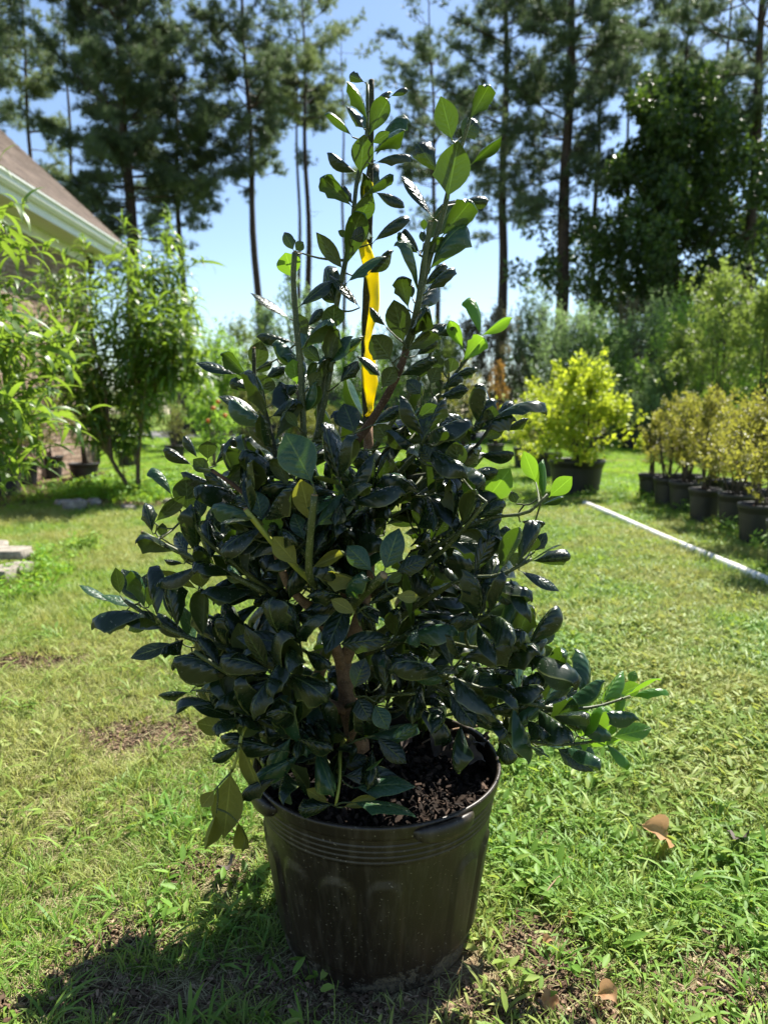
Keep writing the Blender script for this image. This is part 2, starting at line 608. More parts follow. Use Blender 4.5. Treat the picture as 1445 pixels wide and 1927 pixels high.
M_LAWN = lawn_mat()
xs = np.unique(np.r_[np.linspace(-260, -12, 12), np.linspace(-12, -2.2, 40), np.linspace(-2.2, 2.6, 97), np.linspace(2.6, 12, 38), np.linspace(12, 260, 12)])
ys = np.unique(np.r_[np.linspace(-60, -1, 8), np.linspace(-1, .8, 6), np.linspace(.8, 3, 90), np.linspace(3, 12, 90), np.linspace(12, 40, 40), np.linspace(40, 400, 14)])
XX, YY = np.meshgrid(xs, ys)
g = Geo().add(np.stack([XX, YY, ground_h(XX, YY)], -1).reshape(-1, 3), grid_faces(len(ys), len(xs)), None, bare(XX, YY).ravel())
mk('lawn_ground', g, M_LAWN, kind='structure')

# pale weed mat strip at the far edge of the lawn, 4 mm over the ground plane's highest point
m_mat = simple('weed_mat', (.12, .12, .115), (.22, .215, .20), 3, .9, .2, obj=False)
v, f = box(-30, 34, 27.2, 36.0, -.3, .03)
mk('weed_mat', Geo().add(v, f), m_mat, smooth=False, kind='structure')
m_path = simple('bare_earth', (.16, .115, .070), (.30, .23, .15), 5, .95, .1, bump=.6, bscale=40, bdist=.01, obj=False)

# ------------------------------------------------------------------ pines
M_PBARK = bark_mat('pine_bark', (0.020, 0.014, 0.011), (0.070, 0.048, 0.037), (0.12, 0.09, 0.07), 9)
M_PN = foliage_mat('pine_needles', (0.030, 0.055, 0.036), (0.110, 0.150, 0.080), (0.18, 0.26, 0.10), .34, .5, .4)
M_PN2 = foliage_mat('pine_needles_pale', (0.055, 0.088, 0.045), (0.145, 0.185, 0.085), (0.27, 0.35, 0.11), .38, .5, .4)


def needle_tuft(n, L, w, seed):
    r = np.random.default_rng(seed)
    v, f = [], []
    for i in range(n):
        d = unit(np.array([r.normal() * .75, .55 + r.random() * .7, r.normal() * .75]))
        s = unit(np.cross(d, r.normal(size=3))) * w / 2
        o = np.array([0, r.random() * .3 * L, 0])
        l = L * r.uniform(.7, 1.1)
        k = len(v)
        v += [o - s, o + s, o + d * l]
        f.append([k, k + 1, k + 2])
    v = np.array(v)
    return v, np.array(f), np.zeros((len(v), 2))


TUFT = [needle_tuft(22, .24, .015, s) for s in range(4)]


def pine(px, Y, wpx, top_y, base_y, spread_px, dens=1.0, lean=0.0, pale=False, label='', low=None, H=None, seed=0, side=0):
    """a pine seen at column px (where it meets the shrubs), at distance Y; crown reaches down to base_y in the photograph"""
    r = np.random.default_rng(seed)
    Y = Y * 1.45
    b = W(px, 640, Y); x0 = b[0]
    cb = W(px, base_y, Y)[2]
    H = H or r.uniform(24, 27)
    rad = wpx / FPX * Y / 2
    RR = spread_px / FPX * Y * 1.5
    root = empty('pine_tree', (x0, Y, 0), label, 'pine tree', 'tall pines behind the lawn')
    # trunk
    n = 22
    z = np.linspace(-.3, H, n)
    P = np.stack([x0 + lean * (z - 4) + .07 * np.sin(z * .7 + seed), Y + .07 * np.cos(z * .5 + seed), z], -1)
    tr = rad * np.clip(1 - (z / H) ** 1.3 * .93, .05, 1) * (1 + .35 * np.exp(-np.clip(z, 0, 9) * 1.5))
    gt = Geo(); gt.add(*tube(P, tr, 12, rough=.12))
    gl = Geo()
    axis = lambda zz: np.array([np.interp(zz, z, P[:, 0]), Y, zz])
    locs, dirs = [], []

    def limb(zz, az, L, pitch, nt):
        s = axis(zz)
        d = np.array([math.cos(az) * math.cos(pitch), math.sin(az) * math.cos(pitch), math.sin(pitch)])
        k = 6
        pts = [s]
        for i in range(k):
            dd = d + np.array([r.normal() * .13, r.normal() * .13, (.10 if i > 2 else -.03) + r.normal() * .07])
            pts.append(pts[-1] + unit(dd) * L / k)
        pts = np.array(pts)
        r0 = min(max(.011 * L + .012, .014), np.interp(zz, z, tr) * .6)
        gl.add(*tube(pts, np.linspace(r0, .008, len(pts)), 5, cap=False))
        nb = max(4, int(L * 3.8))
        for j in range(nb):
            t = r.uniform(.28, 1.0) ** .8
            q = pts[0] + 0
            idx = t * (len(pts) - 1); i0 = min(int(idx), len(pts) - 2)
            q = pts[i0] * (1 - (idx - i0)) + pts[i0 + 1] * (idx - i0)
            sd = unit(unit(pts[i0 + 1] - pts[i0]) * .8 + np.array([r.normal() * .8, r.normal() * .8, r.normal() * .4 + .25]))
            sl = r.uniform(.3, .85) * (1.25 - t * .5)
            e = q + sd * sl
            gl.add(*tube(np.array([q, (q + e) / 2 + r.normal(size=3) * .02, e]), [.009, .006, .004], 3, cap=False))
            for _ in range(nt):
                tt = r.uniform(.3, 1.0)
                locs.append(q * (1 - tt) + e * tt + r.normal(size=3) * np.array([.13, .13, .09]))
                dirs.append(unit(sd + r.normal(size=3) * .55 + np.array([0, 0, .25])))
    zz = cb
    while zz < H - .3:
        t = (zz - cb) / (H - cb)
        prof = (0.55 + 3.0 * t) if t < .15 else (1.0 - .8 * ((t - .15) / .85) ** 1.8)
        nl = r.integers(3, 5) if t < .12 else r.integers(3, 6)
        if zz > 20: nl = 2
        for _ in range(nl):
            L = RR * prof * r.uniform(.45, 1.08)
            limb(zz + r.uniform(-.15, .15), r.uniform(0, 2 * PI), L, r.uniform(-.15, .45) + t * .4, max(2, int(9 * dens * (1 if zz < 20 else .5))))
        zz += r.uniform(.42, .80) / max(dens, .5) * (1 if zz < 20 else 1.6)
    for (lx, ly, lr) in (low or []):                      # single low boughs seen in the photograph
        tgt = W(lx, ly, Y)
        s = axis(tgt[2] - .15)
        L = max(.25, abs(tgt[0] - s[0]))
        for _ in range(int(3 + lr / 9)):
            limb(tgt[2] + r.normal() * lr / FPX * Y * .45, (0 if tgt[0] > s[0] else PI) + r.normal() * .7, L + lr / FPX * Y * r.uniform(.2, .9), r.uniform(-.1, .3), 5)
    for k in range(5):                                    # dead snags on the bare trunk
        zz = r.uniform(cb * .45, cb)
        s = axis(zz); az = r.uniform(0, 2 * PI)
        e = s + np.array([math.cos(az), math.sin(az), r.uniform(-.2, .4)]) * r.uniform(.3, 1.0)
        gl.add(*tube(np.array([s, (s + e) / 2 + r.normal(size=3) * .05, e]), [.014, .009, .003], 4, cap=False))
    trunk = mk('trunk', gt, M_PBARK, root)
    mk('branches', gl, M_PBARK, root, kind='stuff')
    locs, dirs = np.array(locs), np.array(dirs)
    gc = Geo()
    pick = r.integers(0, 4, len(locs))
    clump = np.sin(locs[:, 0] * 2.1 + locs[:, 2] * 1.7 + seed) * .5 + .5
    var = np.clip(clump * .45 + r.random(len(locs)) * .55, 0, 1)
    for k in range(4):
        s = pick == k
        Mx = frames(dirs[s], rand_dirs(s.sum())) * r.uniform(1.0, 1.6, s.sum())[:, None, None]
        scatter(gc, TUFT[k], Mx, locs[s], var[s])
    mk('crown', gc, M_PN2 if pale else M_PN, root, kind='stuff', smooth=False)


pine(258, 24, 26, 0, 440, 118, 1.15, -.010, label='thick pine left of the gap, dark full crown, behind the gutter end of the roof', seed=1,
     low=[(170, 340, 40), (150, 390, 34), (215, 470, 38), (330, 455, 30), (200, 490, 25)])
pine(262, 25.5, 17, 0, 300, 90, .8, -.022, label='slimmer pine stem rising close beside the thick pine over the roof end', seed=2)
pine(348, 27, 13, 0, 400, 66, 1.1, -.004, label='slim pine just right of the thick one, foliage low down its trunk', seed=3,
     low=[(365, 420, 24), (320, 380, 30), (385, 350, 24)])
pine(490, 26, 15, 0, 350, 82, 1.1, -.028, label='leaning pine with reddish trunk, standing alone left of the open sky', seed=4,
     low=[(450, 290, 26), (480, 310, 16)])
pine(566, 33, 9, 0, 235, 80, 1.15, .0, label='thin left one of two pines standing close together left of the potted holly tip', seed=5, low=[(560, 305, 14)])
pine(584, 30, 14, 0, 225, 96, 1.25, -.008, label='right and thicker one of two pines standing close together', seed=6, pale=True)
pine(648, 34, 8, 0, 215, 84, 1.1, .0, label='very thin pine partly behind the cut top of the holly', seed=7, pale=True, low=[(655, 330, 22)])
pine(826, 29, 11, 0, 350, 88, .85, -.036, label='leaning thin pine with sparse crown between the two tall holly shoots', seed=8,
     low=[(822, 556, 24), (790, 420, 30), (770, 330, 30), (745, 250, 30)])
pine(943, 24, 20, 0, 400, 88, .85, -.008, label='straight pine standing left of the sky window, dark trunk', seed=9,
     low=[(905, 430, 24), (880, 220, 40), (970, 390, 22)])
pine(1053, 22, 26, 0, 380, 100, .9, .0035, label='thickest straight pine right of the open sky, beside the broad dark tree', seed=10,
     low=[(1010, 400, 34), (1095, 290, 36), (1000, 200, 40)])
pine(1262, 27, 14, 0, 190, 118, .9, .0, label='pine rising behind the broad dark tree, middle of its crown', seed=11)
pine(1400, 21, 24, 0, 200, 115, .8, -.012, label='pine with long crooked limbs above the right end of the broad dark tree', seed=12,
     low=[(1350, 230, 40), (1420, 220, 40)])
pine(82, 27, 11, 0, 180, 58, .85, .0, label='small pine seen over the roof, pale green top', seed=13, pale=True, low=[(100, 250, 30), (60, 190, 24), (120, 330, 26)])
pine(-40, 23, 18, 0, 260, 90, .8, .0, label='pine at the left edge above the roof, only its boughs in view', seed=14)
pine(1165, 33, 12, 0, 140, 80, .7, .0, label='far pine between the thickest pine and the broad dark tree top', seed=16, pale=True)

for i_, (px_, Y_, w_, cb_, sp_, pl_, lb_) in enumerate([
        (150, 30, 10, 150, 80, False, 'pine top far behind the roof slope'), 
        
        
        
        (1110, 28, 12, 180, 96, False, 'pine crown right above the left shoulder of the broad tree'),
        (1215, 31, 10, 130, 100, True, 'pale pine crown above the broad dark tree'), (1330, 28, 14, 150, 110, False, 'pine crown between the crooked limbed one and the broad tree top'),
        (20, 32, 10, 230, 70, True, 'pale pine low behind the roof near the left edge')]):
    pine(px_, Y_, w_, 0, cb_, sp_, .85, RNG.uniform(-.01, .01), pale=pl_, label=lb_, seed=40 + i_)

# far wood beyond the fence: reads as one mass
rw = np.random.default_rng(31)
nw = 420
cw = np.stack([rw.uniform(-45, 60, nw), rw.uniform(58, 70, nw), rw.uniform(.3, 1, nw) ** .7 * 4.6], -1)
cw[:, 2] *= .75 + .25 * np.sin(cw[:, 0] * .6)
FARM = foliage_mat('far_wood_leaves', (0.030, 0.050, 0.022), (0.085, 0.115, 0.05), (0.14, 0.20, 0.06), .3, .5, .3)

# ------------------------------------------------------------------ the broad dark tree
def blob_leaves(centres, radii, n, leaf, tmpl, r, up=.3, squash=1.0, shell=.5):
    k = r.integers(0, len(centres), n)
    d = unit(r.normal(size=(n, 3)))
    rad = radii[k] * (r.random(n) ** (1 / 3) * (1 - shell) + shell * (0.6 + .4 * r.random(n)))
    L = centres[k] + d * rad[:, None] * np.array([1, 1, squash])
    dr = unit(d * .6 + r.normal(size=(n, 3)) * .7)
    nm = unit(r.normal(size=(n, 3)) * .8 + np.array([0, 0, up * 2]) + d * .5)
    s = leaf * r.uniform(.65, 1.25, n)
    return frames(dr, nm) * s[:, None, None], L


M_DARKT = foliage_mat('sweetgum_leaves', (0.018, 0.040, 0.012), (0.060, 0.100, 0.026), (0.16, 0.28, 0.03), .26, .38, .4)
M_TBARK = bark_mat('grey_bark', (0.030, 0.024, 0.018), (0.085, 0.07, 0.055), (0.12, 0.10, 0.08), 14)


def broad_tree():
    r = np.random.default_rng(5)
    Y = 32.0
    b = W(1275, 640, Y)
    root = empty('broadleaf_tree', (b[0], Y, 0), 'broad dense dark green tree with sky showing through in pinholes, right of the pines', 'tree')
    H = W(1240, 160, Y)[2]
    z = np.linspace(-.2, H * .97, 16)
    P = np.stack([b[0] - .06 * z + .08 * np.sin(z), Y + .08 * np.cos(z * .8), z], -1)
    gt = Geo(); gt.add(*tube(P, np.linspace(.36, .03, 16), 10, rough=.1))
    gl = Geo()
    cen, rad = [], []
    for zz in np.arange(1.8, H - .2, .36):
        t = (zz - 1.3) / (H - 1.3)
        for _ in range(4):
            az = r.uniform(0, 2 * PI)
            L = (7.4 * (1 - t ** 2.6) * (.55 + .45 * min(1, t * 4 + .3)) + .25) * r.uniform(.55, 1.08)
            s = np.array([np.interp(zz, z, P[:, 0]), Y, zz])
            d = np.array([math.cos(az), math.sin(az), r.uniform(-.05, .5)])
            pts = [s]
            for i in range(4):
                pts.append(pts[-1] + unit(d + r.normal(size=3) * .15) * L / 4)
            gl.add(*tube(np.array(pts), np.linspace(.035, .008, 5), 5, cap=False))
            for i in (1, 2, 3, 4):
                cen.append(pts[i] + r.normal(size=3) * .2); rad.append(r.uniform(.4, .85))
    mk('trunk', gt, M_TBARK, root)
    mk('branches', gl, M_TBARK, root, kind='stuff')
    M_, L_ = blob_leaves(np.array(cen), np.array(rad), 80000, .25, QUAD, r, .4)
    gc = Geo(); scatter(gc, QUAD, M_, L_, r.random(len(L_)) ** 1.5)
    mk('crown', gc, M_DARKT, root, kind='stuff', smooth=False)


broad_tree()
M_, L_ = blob_leaves(cw, rw.uniform(.6, 1.5, nw), 42000, .34, QUAD, rw, .4)
L_[:, 2] = np.maximum(L_[:, 2], .05)
gw = Geo(); scatter(gw, QUAD, M_, L_, rw.random(len(L_)))
tag(mk('far_wood', gw, FARM, smooth=False, kind='stuff'), 'low green wood far beyond the fence', 'wood')

# ------------------------------------------------------------------ shrubs
FM = {
    'grey': foliage_mat('leaves_grey_green', (0.065, 0.109, 0.051), (0.217, 0.290, 0.145), (0.290, 0.435, 0.145), .50, .45, .4),
    'green': foliage_mat('leaves_mid_green', (0.049, 0.112, 0.021), (0.168, 0.280, 0.063), (0.392, 0.644, 0.070), .50, .45, .4),
    'lime': foliage_mat('leaves_yellow_green', (0.058, 0.107, 0.022), (0.185, 0.243, 0.058), (0.350, 0.467, 0.078), .42, .45, .4),
    'yellow': foliage_mat('leaves_golden_lime', (0.10, 0.17, 0.012), (0.40, 0.46, 0.030), (0.62, 0.72, 0.05), .42, .5, .35),
    'bronze': foliage_mat('leaves_bronze', (0.065, 0.075, 0.016), (0.24, 0.23, 0.055), (0.46, 0.46, 0.06), .42, .45, .4, patch=(.28, .22, .04), patch_scale=5),
    'orange': foliage_mat('leaves_orange', (0.14, 0.075, 0.020), (0.32, 0.17, 0.04), (0.50, 0.28, 0.05), .35, .5, .3),
    'brown': foliage_mat('leaves_brownish', (0.091, 0.078, 0.052), (0.208, 0.169, 0.117), (0.260, 0.234, 0.104), .50, .6, .3),
    'dark': foliage_mat('leaves_dark_green', (0.021, 0.045, 0.017), (0.070, 0.112, 0.042), (0.140, 0.252, 0.042), .50, .4, .4),
    'heather': foliage_mat('leaves_heather', (0.070, 0.091, 0.022), (0.196, 0.210, 0.056), (0.350, 0.378, 0.070), .3, .5, .3),
}


def pot_mat(name, base, dust):
    m, nt, out = new_mat(name)
    N = NT(nt)
    tc = N.n('ShaderNodeTexCoord').outputs['Object']
    n1 = N.noise(7, 4, .6, tc)
    c = N.mix(N.maprange(n1, .35, .75, 0, .5), base, dust)
    nt.links.new(N.bsdf(c, N.maprange(n1, .3, .7, .42, .6), .4, N.bump(N.noise(300, 2, .5, tc), .1, .001)), out.inputs[0])
    return m


M_POTB = pot_mat('black_pot_plastic', (.018, .018, .019), (.055, .050, .045))
M_SOIL = simple('potting_mulch', (.030, .018, .012), (.16, .085, .055), 30, .95, .1, bump=.8, bscale=70, bdist=.01)


def small_pot(x, y, rad, h, parent, z0=0.0):
    g1 = Geo()
    pr = [(.001, .012), (rad * .74, .012), (rad * .76, 0), (rad * .79, .004), (rad * .80, h * .1), (rad * .90, h * .78), (rad * .905, h * .80), (rad * .93, h * .82), (rad * .96, h * .9),
          (rad * .985, h * .905), (rad * 1.0, h * .93), (rad * 1.0, h * .985), (rad * .985, h), (rad * .955, h * .995), (rad * .94, h * .97), (rad * .93, h * .80), (rad * .001, h * .80)]
    v, f = lathe([(a, b + z0) for a, b in pr], 32, (x, y))
    g1.add(v, f)
    mk('pot', g1, M_POTB, parent)
    th = np.linspace(0, 2 * PI, 24, endpoint=False)
    rings = [0.0, .3, .6, .85, 1.0]
    vv = []
    for q in rings:
        for t in th:
            vv.append((x + math.cos(t) * rad * .935 * q, y + math.sin(t) * rad * .935 * q, z0 + h * (.89 + .05 * (1 - q)) + random.uniform(-.006, .006)))
    mk('soil', Geo().add(np.array(vv), grid_faces(len(rings), 24, True)), M_SOIL, parent)


def shrub(x, Y, w, h, fm, label, cat='shrub', group=None, n=2600, leaf=.06, pot=None, z0=None, stems=5, gappy=.5, seed=0, squash=1.0, name='shrub',
          bottom=.12, col=False, leaf_t=None, depth=None, sm=None, nclump=None):
    r = np.random.default_rng(seed + 1000)
    root = empty(name, (x, Y, 0), label, cat, group)
    zb = 0.0
    if pot:
        small_pot(x, Y, pot[0], pot[1], root); zb = pot[1] * .9
    H = h - zb
    cz0 = zb + H * bottom
    nc = nclump or int(26 + 40 * gappy)
    cen, rad = [], []
    gs = Geo()
    D = depth or w
    for i in range(nc):
        t = r.random() ** .8
        zz = cz0 + (h - cz0) * t
        pr = math.sin(PI * min(1, (t * .8 + .2)) ** (.8 if not col else .45)) ** .6
        a = r.uniform(0, 2 * PI); q = math.sqrt(r.random())
        c = np.array([x + math.cos(a) * q * w / 2 * pr, Y + math.sin(a) * q * D / 2 * pr, zz])
        cen.append(c); rad.append(min(w, H) * r.uniform(.10, .22))
    for i in range(stems):
        tgt = cen[r.integers(0, nc)]
        tgt = max([cen[k] for k in r.integers(0, nc, 4)], key=lambda c: c[2])
        b0 = np.array([x + r.normal() * .02, Y + r.normal() * .02, zb - .02])
        mid = (b0 * .55 + tgt * .45) + np.array([r.normal(), r.normal(), 0]) * w * .05
        P = smooth_path([b0, mid, tgt], 7)
        r0 = .006 + .007 * H
        gs.add(*tube(P, np.linspace(r0, r0 * .25, 7), 5))
        for k in range(6):
            c2 = cen[r.integers(0, nc)]
            s = P[r.integers(2, 6)]
            if np.linalg.norm(c2 - s) < w * .6:
                gs.add(*tube(np.array([s, (s + c2) / 2 + r.normal(size=3) * .02, c2]), [r0 * .4, r0 * .3, r0 * .15], 4, cap=False))
    cen, rad = np.array(cen), np.array(rad)
    ctr = np.array([x, Y, zb + H * .25])
    ns2 = max(30, n // 26)
    k = r.integers(0, len(cen), ns2)
    s0 = cen[k] + r.normal(size=(ns2, 3)) * (rad[k] * .5)[:, None]
    dd = unit(unit(s0 - ctr) * .9 + np.array([0, 0, .8]) + r.normal(size=(ns2, 3)) * .35)
    ll = min(w, H) * r.uniform(.10, .34, ns2)
    pick = r.integers(0, ns2, n)
    t = r.random(n)
    q = s0[pick] + dd[pick] * (ll[pick] * t)[:, None] + r.normal(size=(n, 3)) * leaf * .45
    q[:, 2] = np.maximum(q[:, 2], zb + .01)
    ld = unit(dd[pick] * .7 + r.normal(size=(n, 3)) * .8)
    nm = unit(r.normal(size=(n, 3)) * .7 + np.array([0, 0, .9]))
    M_ = frames(ld, nm) * (leaf * r.uniform(.6, 1.2, n))[:, None, None]
    vr = np.clip(.55 * r.random(n) + .25 * r.random(ns2)[pick] + .25 * t, 0, 1)
    gc = Geo(); scatter(gc, leaf_t or QUAD, M_, q, vr)
    for j in range(0, ns2, 2):
        gs.add(*tube(np.array([s0[j] - dd[j] * ll[j] * .3, s0[j] + dd[j] * ll[j] * .9]), [.0022 + .001 * H, .001], 3, cap=False))
    mk('stems', gs, sm or M_TBARK, root, kind='stuff')
    mk('foliage', gc, FM[fm], root, kind='stuff', smooth=False)
    return root


def shrub_px(px, Y, wpx, top_y, fm, label, **k):
    c = W(px, 700, Y)
    w = wpx / FPX * Y
    h = W(px, top_y, Y)[2]
    return shrub(c[0], Y, w, h, fm, label, **k)


HG = 'nursery shrubs in a line at the far end of the lawn'
far = [
    (330, 21, 90, 640, 'green', 'leafy green shrub in the far line, mostly behind the peach tree', 2400, .07),
    (405, 19, 95, 640, 'green', 'loose green shrub in the far line right beside the peach tree crown', 2600, .07),
    (455, 22, 80, 628, 'lime', 'yellow green airy shrub in the far line below the leaning pine', 1900, .07),
    (500, 25, 80, 600, 'grey', 'tall grey green shrub around the foot of the leaning pine', 2200, .08),
    (556, 20, 70, 510, 'grey', 'tall airy grey green sapling behind the left holly shoots', 1200, .08),
    (610, 25, 90, 600, 'grey', 'grey green shrub behind the foot of the two close pines', 2200, .08),
    (680, 22, 110, 660, 'green', 'green shrub straight behind the middle of the holly', 2400, .07),
    (760, 24, 100, 640, 'grey', 'grey green shrub behind the right half of the holly', 2200, .08),
    (830, 22, 90, 630, 'lime', 'light green shrub behind the right holly shoots', 2200, .07),
    (885, 24, 80, 610, 'brown', 'brown tipped tall shrub left of the straight pine foot', 1700, .08),
    (935, 23, 75, 598, 'brown', 'sparse reddish brown shrub in front of the straight pine foot', 1300, .08),
    (1000, 24, 120, 600, 'grey', 'wide grey green shrub in the gap between the two dark pine trunks', 3400, .08),
    (1075, 22, 130, 618, 'grey', 'grey green shrub above the golden lime one', 3000, .07),
    (1135, 23, 120, 625, 'green', 'mid green shrub right of the thickest pine foot', 2800, .07),
    (1180, 25, 110, 595, 'brown', 'twiggy brownish shrub standing tallest left of the lime saplings', 2200, .08),
    (1235, 22, 150, 615, 'grey', 'silvery green shrub at the far lawn end above the first bronze shrubs', 3200, .07),
    (1290, 20, 140, 600, 'green', 'bright mid green shrub before the broad dark tree', 3200, .07),
    (1440, 19, 130, 600, 'green', 'green shrub at the right edge before the broad dark tree', 3000, .07),
    (1190, 19, 70, 742, 'dark', 'low dark shrub in a black pot on the far edge of the lawn', 1500, .05),
    (1240, 18, 80, 720, 'grey', 'low silvery shrub at the far edge of the lawn behind the bronze shrubs', 2200, .05),
    (1130, 19, 80, 735, 'grey', 'low grey shrub behind the golden lime shrub', 1800, .05),
    (560, 17, 70, 775, 'heather', 'low rounded shrub seen between the left holly leaves', 1800, .045),
    (620, 18, 90, 780, 'heather', 'low olive shrub seen under the yellow ribbon', 1800, .045),
    (470, 17, 80, 745, 'heather', 'low olive shrub right of the peach tree', 1800, .045),
]
for i, (px, Y, wp, ty, fm, lab, n, lf) in enumerate(far):
    shrub_px(px, Y, wp * 1.25, ty, fm, lab, group=HG, n=int(n * 3.4), leaf=lf * 1.15, seed=i, pot=(.24, .36) if 'low' in lab else (.28, .42), gappy=.8, bottom=.06)
shrub_px(872, 15, 70, 690, 'bronze', 'orange bronze shrub just right behind the holly, left one', group=HG, n=1800, leaf=.05, seed=60, pot=(.2, .3))
shrub_px(935, 15.5, 64, 690, 'orange', 'orange leaved shrub between the holly and the golden lime shrub', group=HG, n=1500, leaf=.05, seed=61, pot=(.2, .3))
veg = shrub_px(400, 12.5, 70, 735, 'green', 'staked vegetable plant with a few orange fruits right of the peach tree', n=1500, leaf=.07, seed=62, cat='plant', name='vegetable_plant')

M_FRUIT = simple('orange_fruit', (.55, .10, .02), (.70, .20, .03), 20, .35, .4)
for fx, fy in ((402, 768), (424, 782), (392, 792), (411, 756)):
    c = W(fx, fy, 12.1)
    v, f = lathe([(.001, c[2] - .035), (.022, c[2] - .030), (.038, c[2] - .005), (.036, c[2] + .015), (.020, c[2] + .030), (.001, c[2] + .027)], 14, (c[0], c[1]))
    mk('fruit', Geo().add(v, f), M_FRUIT, veg)
# saplings with thin trunks on the right
for i, (px, Y, wp, ty, by, lab) in enumerate([
        (1346, 16, 150, 552, 735, 'pale lime sapling with slanted bare stems right of centre of the broad tree'),
        (1440, 15, 120, 560, 720, 'pale lime sapling at the right picture edge'),
        (1290, 18, 90, 650, 740, 'lower lime sapling left of the slanted stems')]):
    c = W(px, 700, Y); h = W(px, ty, Y)[2]
    bz = W(px, by, Y)[2]
    shrub(c[0], Y, wp / FPX * Y * 1.15, h, 'lime', lab, cat='sapling', group='lime green saplings behind the bronze shrubs', n=5200, leaf=.085, seed=80 + i, pot=(.26, .38),
          bottom=(bz - .35) / (h - .35), stems=4, gappy=.9, name='sapling')

# ------------------------------------------------------------------ far wooden fence
M_FENCE = simple('weathered_fence_wood', (.035, .030, .028), (.085, .072, .062), 6, .9, .15, bump=.4, bscale=30, bdist=.004)
fr = empty('wooden_fence', (10, 30.5, 0), 'dark weathered board fence behind the nursery shrubs', 'fence')
v, f = box(-.068, .068, -.011, .011, 0, 1.8, .004)
pm = Geo().add(v, f).mesh('plank'); pm.materials.append(M_FENCE)
x = -9.0
k = 0
while x < 22 and k < 290:
    if x > 8.5 or x < 1.5:
        o = bpy.data.objects.new('plank', pm); COL.objects.link(o); o.parent = fr
        o.location = (x - 10, random.uniform(-.004, .004), .05 + random.uniform(-.015, .015))
        o.rotation_euler = (0, random.uniform(-.006, .006), 0)
        k += 1
    x += .142
for z_ in (.35, .95, 1.55):
    v, f = box(-9.1, 22, 30.515, 30.555, z_, z_ + .09)
    mk('rail', Geo().add(v, f), M_FENCE, fr, smooth=False)
for x in np.arange(-9, 22.1, 2.4):
    v, f = box(x - .045, x + .045, 30.56, 30.65, -.3, 1.85)
    mk('post', Geo().add(v, f), M_FENCE, fr, smooth=False)

# ------------------------------------------------------------------ house
HX, HY1, HY0 = -5.0, 12.40, 6.5         # wall plane, its far corner, its near end (out of view)
EX, EZ, EY = -4.5, 3.83, 12.87          # eave line, height, far end
house = empty('brick_house', (HX, 9.5, 0), 'brick house corner with brown shingle roof and white gutter', 'house')
M_MORT = simple('mortar', (.15, .13, .11), (.22, .19, .16), 12, .95, .1)  # mortar toned darker, the shade of the recessed joints put into its colour


def brick_mat():
    m, nt, out = new_mat('tan_brick')
    N = NT(nt)
    rnd = N.n('ShaderNodeObjectInfo').outputs['Random']
    at = N.n('ShaderNodeAttribute', attribute_name='var').outputs['Fac']
    r_ = N.math('FRACT', N.math('ADD', rnd, at))
    c = N.ramp(r_, [(0, (.22, .145, .105)), (.45, (.33, .235, .175)), (1, (.42, .32, .25))])
    n1 = N.noise(30, 4, .6, N.pos())
    c = N.mix(N.maprange(n1, .35, .75, 0, .5), c, (.17, .12, .095))
    nt.links.new(N.bsdf(c, .9, .15, N.bump(n1, .5, .003)), out.inputs[0])
    return m


M_BRICK = brick_mat()
M_WHITE = simple('white_trim_paint', (.72, .73, .72), (.80, .80, .78), 3, .45, .4)
M_SOFF = simple('cream_soffit', (.62, .60, .50), (.68, .66, .56), 3, .6, .3)
def shing_mat():
    m, nt, out = new_mat('roof_shingle')
    N = NT(nt)
    r_ = N.math('FRACT', N.math('ADD', N.n('ShaderNodeObjectInfo').outputs['Random'], N.n('ShaderNodeAttribute', attribute_name='var').outputs['Fac']))
    n1 = N.noise(220, 3, .7, N.pos())
    c = N.mix(r_, (.105, .080, .068), (.235, .185, .155))
    c = N.mix(N.maprange(n1, .35, .7, 0, .6), c, (.30, .25, .22))
    nt.links.new(N.bsdf(c, .95, .1, N.bump(n1, .5, .003)), out.inputs[0])
    return m


M_SHING = shing_mat()
M_DKMET = simple('dark_metal', (.02, .018, .017), (.035, .03, .028), 10, .5, .4)
v, f = box(HX - .25, HX - .012, HY0, HY1 - .012, -.1, 3.6)
mk('wall', Geo().add(v, f), M_MORT, house, smooth=False)
v, f = box(-11, HX - .25, HY1 - .25, HY1 - .012, -.1, 3.6)
mk('wall', Geo().add(v, f), M_MORT, house, smooth=False)
bl, bh, mo = .194, .066, .010
v, f = box(-.045, 0, 0, bl, 0, bh, .004)
bme = Geo().add(v, f, None, 0).mesh('brick', smooth=False); bme.materials.append(M_BRICK)
spots = []
for c_ in range(int(3.5 / (bh + mo))):
    z_ = .02 + c_ * (bh + mo)
    yy = HY0 + (0 if c_ % 2 else -(bl + mo) / 2)
    while yy < HY1:
        spots.append((yy, z_)); yy += bl + mo
near_b = sorted(spots, key=lambda s: (abs(s[1] - 1.75) * 1.1 + abs(s[0] - 10.3) * .9))[:290]
ns = set(near_b)
for (yy, z_) in near_b:
    if yy + bl > HY1: continue
    o = bpy.data.objects.new('brick', bme); COL.objects.link(o); o.parent = house
    o.location = (random.uniform(-.002, .002), yy - 9.5, z_)
gb = Geo()
for (yy, z_) in spots:
    if (yy, z_) in ns: continue
    v, f = box(HX - .045, HX + random.uniform(-.002, .002), yy, min(yy + bl, HY1), z_, z_ + bh)
    gb.add(v, f, None, random.random())
mk('brickwork', gb, M_BRICK, house, smooth=False, kind='stuff')
